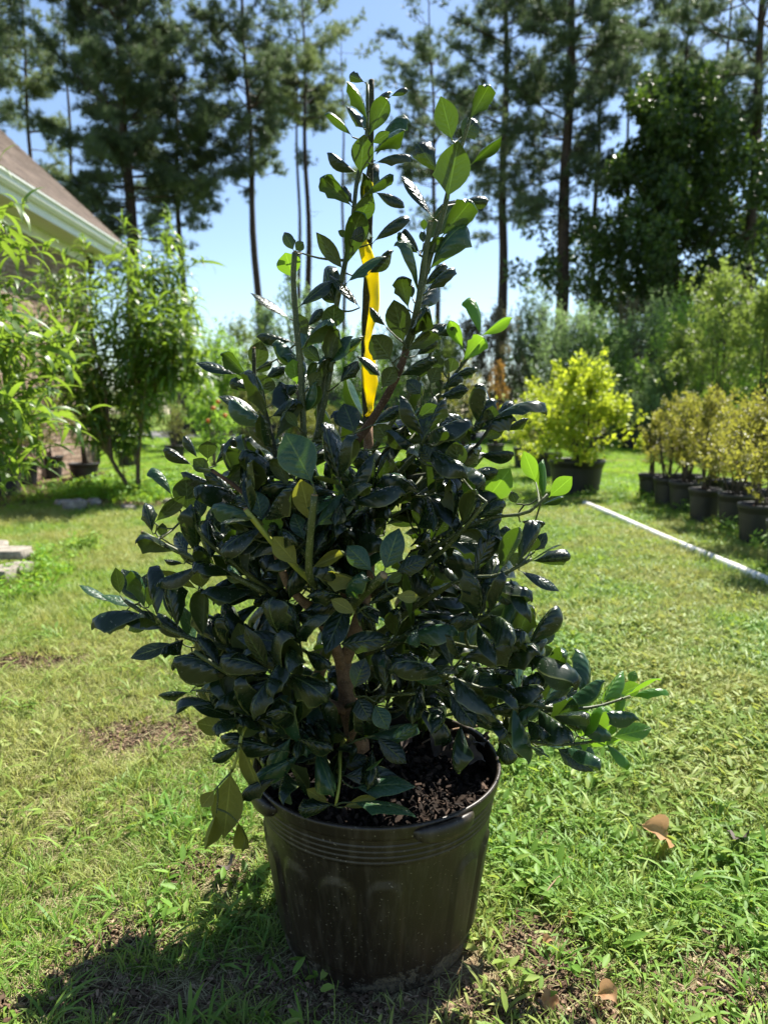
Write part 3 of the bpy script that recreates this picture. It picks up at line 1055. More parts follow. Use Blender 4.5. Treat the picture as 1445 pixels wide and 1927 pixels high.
# eave: frieze, soffit, fascia, gutter, roof
v, f = box(HX + .003, HX + .028, HY0, HY1, 3.44, 3.60)
mk('frieze', Geo().add(v, f), M_WHITE, house, smooth=False)
v, f = box(-6.6, EX - .11, HY0, EY - .03, 3.603, 3.63)
mk('soffit', Geo().add(v, f), M_SOFF, house, smooth=False)
v, f = box(EX - .107, EX - .082, HY0, EY, 3.58, EZ - .03)
mk('fascia', Geo().add(v, f), M_WHITE, house, smooth=False)
prof = np.array([[EX - .079, EZ - .005], [EX - .079, EZ - .135], [EX - .03, EZ - .135], [EX + .005, EZ - .095], [EX + .012, EZ - .05], [EX + .035, EZ - .02], [EX + .035, EZ + .0],
                 [EX + .028, EZ + .0], [EX + .028, EZ - .015], [EX + .004, EZ - .046], [EX - .003, EZ - .09], [EX - .035, EZ - .127], [EX - .071, EZ - .127], [EX - .071, EZ - .005]])
yy = np.array([HY0, EY])
v = np.array([[p[0], y_, p[1]] for y_ in yy for p in prof])
mk('gutter', Geo().add(v, [grid_faces(2, len(prof), True), np.array([list(range(len(prof))), list(range(2 * len(prof) - 1, len(prof) - 1, -1))])]), M_WHITE, house, smooth=False)
SL = .93
v = np.array([[EX - .03, y_, EZ + .01] for y_ in (HY0, EY)] + [[EX - 4.03, y_, EZ + .01 + 4 * SL] for y_ in (HY0, EY)] +
             [[EX - .03, y_, EZ - .03] for y_ in (HY0, EY)] + [[EX - 4.03, y_, EZ - .03 + 4 * SL] for y_ in (HY0, EY)])
mk('roof', Geo().add(v, np.array([[0, 1, 3, 2], [4, 6, 7, 5], [0, 4, 5, 1], [2, 3, 7, 6], [0, 2, 6, 4], [1, 5, 7, 3]])), M_SHING, house, smooth=False)
# rake board on the gable end and gable wall
v = np.array([[EX - .05, EY - .002, EZ - .20], [EX - .05, EY + .022, EZ - .20], [EX - .05, EY - .002, EZ - .035], [EX - .05, EY + .022, EZ - .035],
              [EX - 4, EY - .002, EZ - .20 + 3.95 * SL], [EX - 4, EY + .022, EZ - .20 + 3.95 * SL], [EX - 4, EY - .002, EZ - .035 + 3.95 * SL], [EX - 4, EY + .022, EZ - .035 + 3.95 * SL]])
mk('rake_board', Geo().add(v, np.array([[0, 1, 3, 2], [4, 6, 7, 5], [0, 4, 5, 1], [2, 3, 7, 6], [0, 2, 6, 4], [1, 5, 7, 3]])), M_WHITE, house, smooth=False)
ang = math.atan(SL)
sl_len = math.hypot(1, SL)
v, f = box(0, .19, 0, .290, 0, .014)
sme = Geo().add(v, f).mesh('shingle', smooth=False); sme.materials.append(M_SHING)
gS = Geo(); cnt = 0
ca, sa = math.cos(ang), math.sin(ang)
for row in range(38):
    d0 = row * .14 - .02
    y_ = HY0 + (row % 3) * .1
    while y_ < EY - .01:
        ln = min(.290, EY + .01 - y_)
        near = y_ > 8.4 and row < 20 and ln > .285
        if near and cnt < 290:
            o = bpy.data.objects.new('shingle', sme); COL.objects.link(o); o.parent = house
            m_ = Matrix.Translation((EX + .0 - d0 * ca - HX, y_ - 9.5, EZ + .022 + d0 * sa)) @ Matrix.Rotation(-PI + 0, 4, 'Y') if False else None
            # local x runs up the slope, tilted slightly so each row overlaps the one below
            ax = Vector((-ca, 0, sa)); ay = Vector((0, 1, 0)); az = ax.cross(ay).normalized()
            if az.z < 0: az = -az
            ax2 = (ax - az * .085).normalized(); az2 = ax2.cross(ay).normalized()
            if az2.z < 0: az2 = -az2
            mm = Matrix(((ax2.x, ay.x, az2.x, 0), (ax2.y, ay.y, az2.y, 0), (ax2.z, ay.z, az2.z, 0), (0, 0, 0, 1)))
            mm.translation = Vector((EX - d0 * ca - HX, y_ - 9.5, EZ + d0 * sa)) + az * (.024 + random.uniform(0, .002))
            o.matrix_basis = mm
            cnt += 1
        else:
            ax = np.array([-ca, 0, sa]); az = np.array([sa, 0, ca]); ax2 = unit(ax - az * .085); az2 = np.array([ax2[2], 0, -ax2[0]])
            if az2[2] < 0: az2 = -az2
            v, f = box(0, .19, 0, min(ln, .290), 0, .014)
            o3 = np.array([EX - d0 * ca, y_, EZ + d0 * sa]) + az * .024
            vv = o3 + v[:, :1] * ax2 + v[:, 1:2] * np.array([0, 1, 0]) + v[:, 2:] * az2
            gS.add(vv, f, None, random.random())
        y_ += .300
mk('shingles', gS, M_SHING, house, smooth=False, kind='stuff')
gd = Geo()
gd.add(*box(HX + .06, HX + .15, HY1 - .12, HY1 - .02, 3.28, 3.60))
gd.add(*tube(np.array([[HX + .1, HY1 - .07, 3.3], [HX + .07, HY1 - .07, 3.15], [HX + .055, HY1 - .07, .1]]), .03, 8))
mk('downspout', gd, M_DKMET, house, smooth=False)

# ------------------------------------------------------------------ potted things along the house
for i, (px, by, wpx, fm, hp, ty, lab) in enumerate([
        (97, 900, 48, 'heather', .34, 700, 'potted olive shrub by the brick wall, black pot clear in view under the peach leaves'),
        (160, 905, 56, 'heather', .26, 690, 'wide potted olive shrub by the wall, second from the house'),
        (240, 880, 38, 'heather', .30, 745, 'potted shrub just right of the slanted peach stem'),
        (14, 935, 60, 'heather', .36, 760, 'nearest black pot at the left edge, half hidden by hanging leaves'),
        (52, 915, 44, 'heather', .34, 760, 'black potted shrub second from the left edge'),
        (330, 862, 40, 'heather', .28, 770, 'small potted shrub right of the straight peach stem')]):
    b = G(px, by)
    w = wpx / FPX * b[1]
    hh = W(px, ty, b[1])[2]
    shrub(b[0], b[1], w * 1.7, hh, fm, lab, cat='potted shrub', group='potted shrubs along the house', n=2600, leaf=.035, seed=120 + i, pot=(w / 2, hp), gappy=.5, name='potted_shrub')

# ------------------------------------------------------------------ golden lime shrub and its neighbours
b = G(1082, 932)
shrub(b[0], b[1], 1.24, W(1082, 722, b[1])[2], 'yellow', 'golden lime shrub in a wide black pot right of the holly', cat='potted shrub', n=6500, leaf=.057, seed=200,
      pot=(.335, .43), gappy=.6, name='potted_shrub', bottom=.02, leaf_t=OVAL, stems=9)
b = G(1022, 900)
shrub(b[0], b[1], 1.05, W(1000, 740, b[1])[2], 'yellow', 'second golden lime shrub behind, between the holly and the wide pot', cat='potted shrub', n=2600, leaf=.066, seed=201,
      pot=(.25, .38), gappy=.6, name='potted_shrub', bottom=.05)
b = G(985, 880)
shrub(b[0], b[1], .6, W(985, 790, b[1])[2], 'heather', 'small dark potted shrub left behind the golden lime ones', cat='potted shrub', n=1200, leaf=.05, seed=202,
      pot=(.2, .36), gappy=.6, name='potted_shrub', bottom=.05)

# ------------------------------------------------------------------ bronze shrubs in a double row
RB = 'bronze shrubs in black pots on the right'
row = [  # left edge px, right edge px, base y, top-of-shrub y, seed, label
    (1198, 1250, 948, 792, 'small bronze shrub at the far left end of the pot row'),
    (1226, 1282, 960, 760, 'second bronze shrub from the far end of the front pot row'),
    (1255, 1316, 970, 765, 'third bronze shrub from the far end of the front pot row'),
    (1292, 1352, 990, 762, 'fourth bronze shrub in the front row, its pot whole in view'),
    (1346, 1414, 1004, 800, 'bronze shrub whose pot stands left of the nearest whole pot'),
    (1383, 1462, 1034, 790, 'dense bronze shrub in the nearest whole pot by the white pipe'),
    (1436, 1530, 1084, 800, 'bronze shrub at the right edge, only a strip of its pot in view'),
]
for i, (xl, xr, by, ty, lab) in enumerate(row):
    px = (xl + xr) / 2
    b = G(px, by)
    w = (xr - xl) / FPX * b[1]
    Yc = b[1] + w / 2
    xx = (px - CX) / FPX * (Yc * CP + CAMZ * SP)
    h = W(px, ty, Yc)[2]
    shrub(xx, Yc, [.30, .38, .46, .44, .48, .72, .70][i], h, 'bronze', lab, cat='potted shrub', group=RB, n=[1500, 2300, 2600, 3000, 2600, 5200, 4800][i], leaf=.030, seed=300 + i, pot=(w / 2, .315),
          gappy=.7, name='potted_shrub', bottom=.22, stems=7, nclump=60)
for i, (px, by, ty, lab) in enumerate([
        (1290, 945, 758, 'bronze shrub in the back row behind the second and third pots'),
        (1338, 955, 762, 'bronze shrub in the back row behind the fourth pot'),
        (1392, 968, 778, 'bronze shrub in the back row left behind the dense one'),
        (1450, 990, 775, 'bronze shrub in the back row at the right edge')]):
    b = G(px, by)
    shrub(b[0], b[1], .46, W(px, ty, b[1])[2], 'bronze', lab, cat='potted shrub', group=RB, n=3000, leaf=.032, seed=340 + i, pot=(.17, .31), gappy=.7,
          name='potted_shrub', bottom=.2, stems=7, nclump=60)

# ------------------------------------------------------------------ white pipe
M_PVC = simple('white_pvc', (.80, .80, .79), (.58, .57, .50), 7, .42, .45, detail=8)
M_INK = simple('pipe_print', (.10, .12, .16), (.18, .20, .26), 30, .6, .3)
pa, pb = G(1100, 953), G(1445, 1106)
dv = unit(pb - pa)
pb2 = pb + dv * 1.6
pr = empty('plastic_pipe', tuple((pa + pb) / 2), 'long white plastic pipe lying on the grass before the bronze shrubs', 'pipe')
L = np.linalg.norm(pb2 - pa)
pts = np.array([pa + dv * t + np.array([0, 0, .032 + .003 * math.sin(t * 2.3)]) for t in np.linspace(0, L, 40)])
gp = Geo(); gp.add(*tube(pts, .028, 20, cap=False))
inner = tube(pts[::-1][-6:], .024, 20, cap=False); gp.add(*inner)
mk('tube', gp, M_PVC, pr)
for t in np.arange(.35, L, .62):                       # printed batch marks round the pipe
    s = pa + dv * t + np.array([0, 0, .032 + .003 * math.sin(t * 2.3)])
    gq = Geo()
    for k in range(7):
        o0 = s + dv * (k * .013)
        side = unit(np.cross(dv, np.array([0, 0, 1.])))
        for a0 in ((.15 + .05 * (k % 3)), ):
            c1, c2 = math.cos(a0 + .3), math.sin(a0 + .3)
            c3, c4 = math.cos(a0 + .95 - .1 * (k % 2)), math.sin(a0 + .95 - .1 * (k % 2))
            sg = -1 if side[1] > 0 else 1
            A = o0 + (side * sg * c1 + np.array([0, 0, c2])) * .0284
            B = o0 + (side * sg * c3 + np.array([0, 0, c4])) * .0284
            gq.add(np.array([A, A + dv * .007, B + dv * .007, B]), np.array([[0, 1, 2, 3]]))
    mk('print_mark', gq, M_INK, pr, smooth=False)

# ================================================================== peach trees
M_PEACH = foliage_mat('peach_leaves', (0.035, 0.075, 0.020), (0.105, 0.185, 0.030), (0.30, 0.46, 0.04), .38, .40, .45)
M_PEACHB = bark_mat('peach_bark', (0.055, 0.038, 0.024), (0.12, 0.085, 0.055), (0.20, 0.17, 0.12), 40)
M_SHOOT = simple('peach_shoot', (.10, .14, .03), (.20, .13, .05), 12, .5, .4)
LT = [lance_leaf(.125, b_, 7, .3) for b_ in (1.0, 1.5, 1.9, 2.3, 2.7)]
LTM = []
for t in LT:
    gg = Geo(); gg.add(t[0], t[1], t[2], .5); LTM.append(gg)


def peach(root, shoots, seed, leafL, spacing, part_n, gd_, n_side=4):
    """shoots: list of (polyline 3D, leaf start fraction)"""
    r = np.random.default_rng(seed)
    gs = Geo()
    Ls, Ds, Ns, Ss, Ts, Vs = [], [], [], [], [], []

    def leaves_on(P, t0, vshift=0.0):
        seg = np.r_[0, np.cumsum(np.linalg.norm(np.diff(P, axis=0), axis=1))]
        tot = seg[-1]
        s = tot * t0; az = r.uniform(0, 6.28)
        while s < tot:
            q = np.array([np.interp(s, seg, P[:, k]) for k in range(3)])
            az += 2.4 + r.normal() * .3
            f = s / tot
            out = np.array([math.cos(az), math.sin(az), 0])
            d = unit(out * (1 - .55 * (f > .93)) + np.array([0, 0, .55 + .5 * (f > .93)]) + r.normal(size=3) * .18)
            Ls.append(q); Ds.append(d); Ns.append(unit(np.array([0, 0, 1.0]) + r.normal(size=3) * .35))
            young = max(0, (f - .8) / .2)
            Ss.append(leafL * r.uniform(.7, 1.12) * (1 - .55 * young ** 2)); Ts.append(r.integers(0, 5))
            Vs.append(min(1, max(0, .25 + .45 * f + .3 * r.random() + .2 * young - .2)))
            s += spacing * r.uniform(.6, 1.4) * (1 - .4 * young)
    for (P0, t0) in shoots:
        P = smooth_path(P0, 14)
        P[1:-1] += r.normal(size=P[1:-1].shape) * .008
        gs.add(*tube(P, np.linspace(.008, .002, 14) * gd_, 6))
        leaves_on(P, t0)
        for k in range(n_side):
            i = r.integers(4, 12)
            az = r.uniform(0, 6.28)
            Ld = r.uniform(.15, .4) * gd_
            e = P[i] + np.array([math.cos(az) * Ld, math.sin(az) * Ld, Ld * r.uniform(.1, .9)])
            Q = smooth_path([P[i], (P[i] + e) / 2 + np.array([0, 0, .04]), e], 6)
            gs.add(*tube(Q, np.linspace(.003, .0012, 6) * gd_, 4, cap=False))
            leaves_on(Q, .1)
    mk('shoots', gs, M_SHOOT, root, kind='stuff')
    Ls, Ds, Ns, Ss, Ts, Vs = map(np.array, (Ls, Ds, Ns, Ss, Ts, Vs))
    Mx = frames(Ds, Ns)
    order = np.argsort(np.hypot(Ls[:, 0], Ls[:, 1]))
    vis = [i for i in order if -20 < CX + FPX * Ls[i, 0] / (Ls[i, 1] * CP) < 1445]
    parts = set(vis[:part_n])
    mes = {}
    og = origin(root)
    for i in parts:
        q = (int(Ts[i]), int(Vs[i] * 3.99))
        if q not in mes:
            gg = Geo(); t = LT[q[0]]; gg.add(t[0], t[1], t[2], (q[1] + .5) / 4)
            mes[q] = gg.mesh('leaf'); mes[q].materials.append(M_PEACH)
        o = bpy.data.objects.new('leaf', mes[q]); COL.objects.link(o); o.parent = root
        m4 = Matrix(np.vstack([np.hstack([Mx[i] * Ss[i], (Ls[i] - og)[:, None]]), [0, 0, 0, 1]]).tolist())
        o.matrix_basis = m4
    gc = Geo()
    rest = np.array([i not in parts for i in range(len(Ls))])
    for k in range(5):
        s = rest & (Ts == k)
        if s.any():
            scatter(gc, LT[k], Mx[s] * Ss[s][:, None, None], Ls[s], Vs[s])
    if rest.any():
        mk('foliage', gc, M_PEACH, root, kind='stuff')


b = G(262, 937)
pt = empty('peach_tree', (b[0], b[1], 0), 'young peach tree with slanted twin stems and long drooping bright leaves, in the mulch ring', 'peach tree')
PY = b[1]
gt = Geo()
st1 = np.array([W(262, 940, PY), W(260, 880, PY), W(265, 800, PY + .05), W(262, 720, PY + .1), W(255, 620, PY + .1)])
st2 = np.array([W(252, 942, PY), W(236, 905, PY), W(213, 870, PY - .05), W(207, 810, PY - .1), W(195, 720, PY - .15), W(170, 620, PY - .2)])
st1[0, 2] = st2[0, 2] = -.03
st3 = np.array([W(264, 800, PY + .05), W(290, 740, PY + .1), W(310, 640, PY + .15)])
for s_, r_ in ((st1, .028), (st2, .026), (st3, .018)):
    P = smooth_path(s_, 16); gt.add(*tube(P, np.linspace(r_, r_ * .45, 16), 9, rough=.1))
mk('trunk', gt, M_PEACHB, pt)
rr_ = np.random.default_rng(3)
sh = []
tips = [(232, 418), (318, 396), (346, 468), (288, 486), (196, 486), (158, 446), (366, 560), (118, 476), (96, 560), (262, 520), (338, 540), (180, 560), (140, 590), (300, 560),
        (352, 640), (386, 700), (370, 770), (150, 690), (215, 700), (300, 700), (330, 760), (190, 780), (110, 640), (240, 640), (390, 760), (170, 800), (280, 610), (205, 610),
        (75, 500), (60, 600), (325, 620), (130, 520), (265, 440), (310, 450), (215, 530), (360, 700), (240, 760), (300, 790)]
for i, (tx, ty) in enumerate(tips):
    tip = W(tx, ty, PY + rr_.uniform(-.9, .9))
    stem = [st1, st2, st3][1 if tx < 190 else (2 if tx > 290 else 0)]
    k = min(len(stem) - 1, 2 + (ty < 560))
    s0 = stem[rr_.integers(max(1, k - 1), k + 1)]
    hi = tip[2] > s0[2]
    mid = s0 * .5 + tip * .5 + np.array([(tip[0] - s0[0]) * .18, (tip[1] - s0[1]) * .2, .05 if hi else .35])
    sh.append(([s0, mid, tip], .22))
peach(pt, sh, 21, .31, .019, 290, 1.0, 2)

nb = np.array([-2.75, 3.9, 0])
pn = empty('peach_tree', nb, 'near peach tree at the left edge, only its big hanging leaves and shoots in view', 'peach tree')
gt = Geo()
tr = smooth_path([nb + [0, 0, -.03], nb + [.05, 0, .5], nb + [.1, -.05, 1.0], nb + [.05, -.1, 1.6]], 12)
gt.add(*tube(tr, np.linspace(.035, .018, 12), 9, rough=.1))
mk('trunk', gt, M_PEACHB, pn)
sh = []
for i, (tx, ty, Y_) in enumerate([(18, 440, 3.5), (62, 556, 3.7), (128, 655, 3.5), (48, 650, 3.3), (96, 745, 3.4), (8, 640, 3.2), (50, 830, 3.3), (20, 760, 3.1), (110, 640, 4.0),
                                  (4, 300, 3.6), (70, 700, 3.8), (-20, 420, 3.4), (-30, 560, 3.2), (10, 530, 3.9), (85, 820, 3.6), (-10, 860, 3.2), (120, 790, 3.9), (150, 560, 3.9), (160, 700, 3.7), (110, 880, 3.4), (50, 900, 3.2), (15, 930, 3.1), (100, 470, 3.9), (55, 380, 3.7), (140, 640, 3.4), (30, 600, 3.0), (70, 780, 3.1)]):
    tip = W(tx, ty, Y_)
    s0 = tr[min(11, max(4, int((tip[2] / 1.7) * 9)))]
    mid = s0 * .5 + tip * .5 + np.array([.0, 0, .16])
    sh.append(([s0, mid, tip], .25))
peach(pn, sh, 22, .28, .030, 290, .8, 2)

# ================================================================== stones
M_STONE = simple('weathered_block', (.13, .115, .095), (.33, .30, .255), 22, .95, .15, bump=.8, bscale=45, bdist=.006)


def rock(c, size, seed, rz=0.0, p=.45):
    r = np.random.default_rng(seed)
    nu_, nv_ = 18, 11
    th = np.linspace(0, 2 * PI, nu_, endpoint=False); ph = np.linspace(-PI / 2, PI / 2, nv_)
    T, Ph = np.meshgrid(th, ph)
    sg = lambda a, e: np.sign(a) * np.abs(a) ** e
    x = sg(np.cos(Ph), p) * sg(np.cos(T), p); y = sg(np.cos(Ph), p) * sg(np.sin(T), p); z = sg(np.sin(Ph), p)
    v = np.stack([x, y, z], -1).reshape(-1, 3)
    a = r.uniform(0, 6, 6)
    d = 1 + .09 * np.sin(v[:, 0] * 4 + a[0]) * np.cos(v[:, 1] * 5 + a[1]) + .05 * np.sin(v[:, 2] * 6 + a[2]) + r.normal(size=len(v)) * .018
    v = v * d[:, None] * np.array(size) / 2
    cz, sz = math.cos(rz), math.sin(rz)
    v = v @ np.array([[cz, sz, 0], [-sz, cz, 0], [0, 0, 1]])
    return v + np.asarray(c), grid_faces(nv_, nu_, True)


for px, py, sz, zz, rz, lab, gp_ in [
        (-12, 1098, (.25, .18, .10), .05, .05, 'lower grey wall block at the left edge of the lawn', 1),
        (34, 1088, (.13, .16, .085), .05, -.1, 'lower grey wall block with worn corner right of the edge one', 1),
        (2, 1074, (.36, .20, .06), .115, .06, 'flat pale capstone lying on the two lower blocks at the left edge', 1),
        (-30, 1050, (.3, .3, .10), .05, .3, 'pale wall block behind the flat capstone at the left edge', 1)]:
    c = G(px, py); c[2] = zz
    v, f = rock(c, sz, int(px * 7 + 1000), rz, .22)
    o = mk('stone_block', Geo().add(v, f), M_STONE, base=c)
    tag(o, lab, 'stone', 'wall blocks at the left edge')
for px, py, sz, lab in [
        (142, 962, (.26, .20, .15), 'grey stone with white top among the weeds, left of the peach tree'),
        (178, 955, (.16, .14, .12), 'pale stone right beside the white topped one under the peach tree'),
        (118, 955, (.14, .14, .10), 'small grey stone left of the white topped one'),
        (242, 962, (.20, .13, .08), 'flat grey stone just before the mulch ring'),
        (322, 948, (.17, .12, .07), 'pale flat stone right of the mulch ring, near the shrub leaves'),
        (395, 925, (.22, .12, .07), 'pale flat edging stone behind the left holly leaves'),
        (128, 887, (.20, .14, .08), 'pale stone between the two pots by the brick wall')]:
    c = G(px, py); c[2] = sz[2] * .32
    v, f = rock(c, sz, int(px), px * .1, .55)
    o = mk('stone', Geo().add(v, f), M_STONE, base=c)
    tag(o, lab, 'stone', 'stones edging the peach bed')

# ================================================================== the main pot
CXP, CYP, RZ, RR_ = -.013, 1.26, .342, .230
M_POT = None


def main_pot_mat():
    m, nt, out = new_mat('nursery_pot_plastic')
    N = NT(nt)
    tc = N.n('ShaderNodeTexCoord').outputs['Object']
    sx = N.n('ShaderNodeSeparateXYZ'); N.put(sx.inputs[0], tc)
    z = sx.outputs[2]
    n1 = N.noise(5, 4, .6, tc)
    c = N.mix(N.maprange(n1, .3, .7), (.013, .0085, .0055), (.024, .015, .0095))
    speck = N.maprange(N.noise(230, 1, .4, tc), .72, .745)
    c = N.mix(N.math('MULTIPLY', speck, .6), c, (.28, .24, .18))
    stv = N.n('ShaderNodeMapping'); stv.inputs['Scale'].default_value = (55, 55, 5); N.put(stv.inputs[0], tc)
    streak = N.maprange(N.noise(1.6, 3, .6, stv.outputs[0]), .48, .78, 0, .38)
    c = N.mix(streak, c, (.11, .09, .065))
    # mud splashed up from the ground
    edge = N.math('ADD', N.math('MULTIPLY', N.maprange(N.noise(11, 5, .75, tc), .40, .72), .060), N.math('MULTIPLY', N.noise(90, 4, .8, tc), .035))
    mud = N.math('MULTIPLY', N.maprange(N.math('SUBTRACT', N.math('SUBTRACT', edge, .004), z), .0, .010), N.maprange(N.noise(130, 4, .8, tc), .38, .52))
    c = N.mix(N.math('MULTIPLY', mud, .9), c, N.mix(N.noise(60, 4, .7, tc), (.06, .045, .026), (.20, .155, .095)))
    rg = N.math('ADD', N.maprange(n1, .3, .7, .38, .50), N.math('MULTIPLY', mud, .45))
    h = N.math('ADD', N.math('MULTIPLY', N.noise(420, 2, .5, tc), .25), N.math('MULTIPLY', mud, N.math('MULTIPLY_ADD', N.noise(90, 4, .7, tc), 2.0, 1.0)))
    nt.links.new(N.bsdf(c, rg, .5, N.bump(h, .5, .0016)), out.inputs[0])
    return m


M_POT = main_pot_mat()
pot = empty('nursery_pot', (CXP, CYP, 0), 'large black plastic nursery pot with ribbed rim and muddy foot on the grass', 'plant pot')
prof = [(0.004, .012), (.165, .012), (.170, .0), (.176, .002), (.179, .010), (.180, .020)]
zb_ = np.linspace(.03, .262, 34)
body = [(.181 + (z_ - .03) / .232 * .032, z_) for z_ in zb_]
ribs = []
for k in range(4):
    z0 = .266 + k * .0105
    rbase = .2135 + k * .0016
    ribs += [(rbase, z0), (rbase + .0022, z0 + .002), (rbase + .0022, z0 + .0055), (rbase + .0004, z0 + .0075)]
rim = [(.219, .309), (.2195, .3125), (.2235, .3145), (.2262, .317), (.2275, .323), (.2285, .330), (.2298, .3345), (.2305, .338), (.2295, .3412), (.2265, .342), (.2235, .3405), (.222, .336),
       (.2205, .325), (.219, .300), (.214, .270), (.20, .24), (.001, .24)]
prof = np.array(prof + body + ribs + rim)
nA = 256
th = np.linspace(0, 2 * PI, nA, endpoint=False)
v, f = lathe([(a, b_) for a, b_ in prof], nA)
v = v.reshape(len(prof), nA, 3)
for i in range(6, 6 + len(zb_)):
    z_ = prof[i][1]
    ph = ((th / (2 * PI) * 16 + .33) % 1 - .5)
    arc = np.abs(ph) * 2 * PI / 16 * .2            # distance from the panel's middle in metres
    half = .0295
    top = .232
    d = np.where(z_ < top - half, arc - half, np.hypot(arc, z_ - (top - half)) - half)
    d = np.maximum(d, (.045 - z_))
    raise_ = np.clip(-d / .0036 + .2, 0, 1)
    raise_ = raise_ * raise_ * (3 - 2 * raise_)
    idx = np.floor(th / (2 * PI) * 16 + .33) % 16
    raise_ = np.where((idx == 13), 0, raise_)
    rim_l = np.exp(-(d / .0022) ** 2) * .0010
    add = raise_ * .0058 + rim_l * 1.6 * (idx != 13)
    rr2 = prof[i][0] + add
    v[i, :, 0] = rr2 * np.cos(th); v[i, :, 1] = rr2 * np.sin(th)
v = v.reshape(-1, 3) + np.array([CXP, CYP, 0])
mk('body', Geo().add(v, f), M_POT, pot)
for k, hz in enumerate((-60, -152, 120, 30)):          # grip tabs bulging from the rim
    a0 = R(hz)
    nu_, nv_ = 22, 12
    vv = []
    for j in range(nv_):
        t = j / (nv_ - 1)
        for i in range(nu_):
            s = i / (nu_ - 1) * 2 - 1
            e = max(0, 1 - abs(s) ** 3.0) ** .55
            an = a0 + s * .27
            ang_ = t * 2 * PI
            rr3 = .2235 + .019 * e * (.5 - .5 * math.cos(ang_)) ** .7 + .001
            zz = .3265 + (.0150 * e + .001) * math.sin(ang_) - .004 * e
            vv.append((CXP + rr3 * math.cos(an), CYP + rr3 * math.sin(an), zz))
    mk('handle', Geo().add(np.array(vv), grid_faces(nv_, nu_)), M_POT, pot)
# soil and mulch bits
M_MULCH = simple('dark_mulch', (.007, .005, .004), (.030, .020, .014), 45, .95, .15, bump=1.0, bscale=90, bdist=.008)
nr = 26
vv = []
for i in range(nr):
    q = i / (nr - 1)
    for t in np.linspace(0, 2 * PI, 72, endpoint=False):
        x_, y_ = q * .2175 * math.cos(t), q * .2175 * math.sin(t)
        z_ = .297 + .014 * (1 - q) + .006 * math.sin(x_ * 60 + 1) * math.cos(y_ * 50) + .004 * math.sin(x_ * 130) * math.sin(y_ * 140) + random.uniform(-.0025, .0025)
        vv.append((CXP + x_, CYP + y_, z_))
mk('soil', Geo().add(np.array(vv), grid_faces(nr, 72, True)), M_MULCH, pot)
M_CHIP = foliage_mat('mulch_chips', (.008, .006, .005), (.085, .055, .038), (.05, .03, .02), .02, .85, .2)
r = np.random.default_rng(9)
n = 1500
q = np.sqrt(r.random(n)) * .212; a = r.random(n) * 2 * PI
Lc = np.stack([CXP + q * np.cos(a), CYP + q * np.sin(a), .300 + .012 * (1 - q / .21) + r.random(n) * .010], -1)
v, f = box(-.5, .5, -.5, .5, -.5, .5, .12)
Mc = frames(rand_dirs(n), rand_dirs(n)) * (r.uniform(.3, 1.2, (n, 1, 3)) * np.array([.008, .016, .004]))
gm = Geo(); scatter(gm, (v, f, np.zeros((len(v), 2))), Mc, Lc, r.random(n) ** 2.2)
mk('mulch_bits', gm, M_CHIP, pot, kind='stuff', smooth=False)

# dead leaves
M_DEAD = foliage_mat('dead_leaf_tan', (.34, .19, .095), (.46, .28, .15), (.75, .44, .22), .45, .7, .3, patch=(.26, .13, .06), patch_scale=60)
M_DEADD = simple('dead_leaf_dark', (.040, .030, .025), (.11, .085, .070), 20, .7, .35, bump=.4, bscale=60)


def dead_leaf(c, L, az, mat, seed, lab, curl=1.6, tilt=.2, wide=.6, group=None):
    t = fix_normals(holly_leaf(bend=curl, roll=-.8, spines=2, wide=wide, shape=1.0, twist=.7, tipcurl=-.8, nu=8, nv=14, seed=seed))
    v, f, uv = t
    r = np.random.default_rng(seed)
    v = v * L
    v[:, 2] += .05 * L * np.sin(v[:, 0] / L * 9 + v[:, 1] / L * 7)
    v = v - v.mean(0)
    M = np.array(Matrix.Rotation(az, 3, 'Z') @ Matrix.Rotation(tilt, 3, 'X'))
    v = v @ M.T
    v = v - np.array([0, 0, v[:, 2].min()]) + np.asarray(c)
    o = mk('dead_leaf', Geo().add(v, f, uv), mat, base=c)
    return tag(o, lab, 'leaf', group)


for px, py, L, az, mat, sd, lab, tl in [
        (1238, 1612, .092, 1.6, M_DEAD, 1, 'curled tan dead leaf standing in the grass right of the pot', 1.45),
        (1140, 1900, .048, .5, M_DEAD, 2, 'tan dead leaf at the bottom edge right of the pot', .3),
        (1035, 1905, .036, 2.3, M_DEAD, 3, 'pale dead leaf at the bottom edge nearest the pot, left of the tan one', .3),
        (1388, 1600, .060, -.9, M_DEADD, 4, 'small grey dry leaf near the right edge', .3),
        (428, 1655, .050, .3, M_DEADD, 5, 'grey dead leaf in the shade left of the pot', .2),
        (1070, 1742, .022, .3, M_DEAD, 6, 'tiny pinkish dead leaf right of the pot', .2),
        (1030, 1788, .022, 1.3, M_DEAD, 7, 'tiny tan leaf bit by the right foot of the pot', .2),
        (1213, 1420, .030, 1.0, M_DEAD, 8, 'small reddish leaf bit far up the right lawn', .3)]:
    c = G(px, py); c[2] = .012
    dead_leaf(c, L, az, mat, sd, lab, tilt=tl)
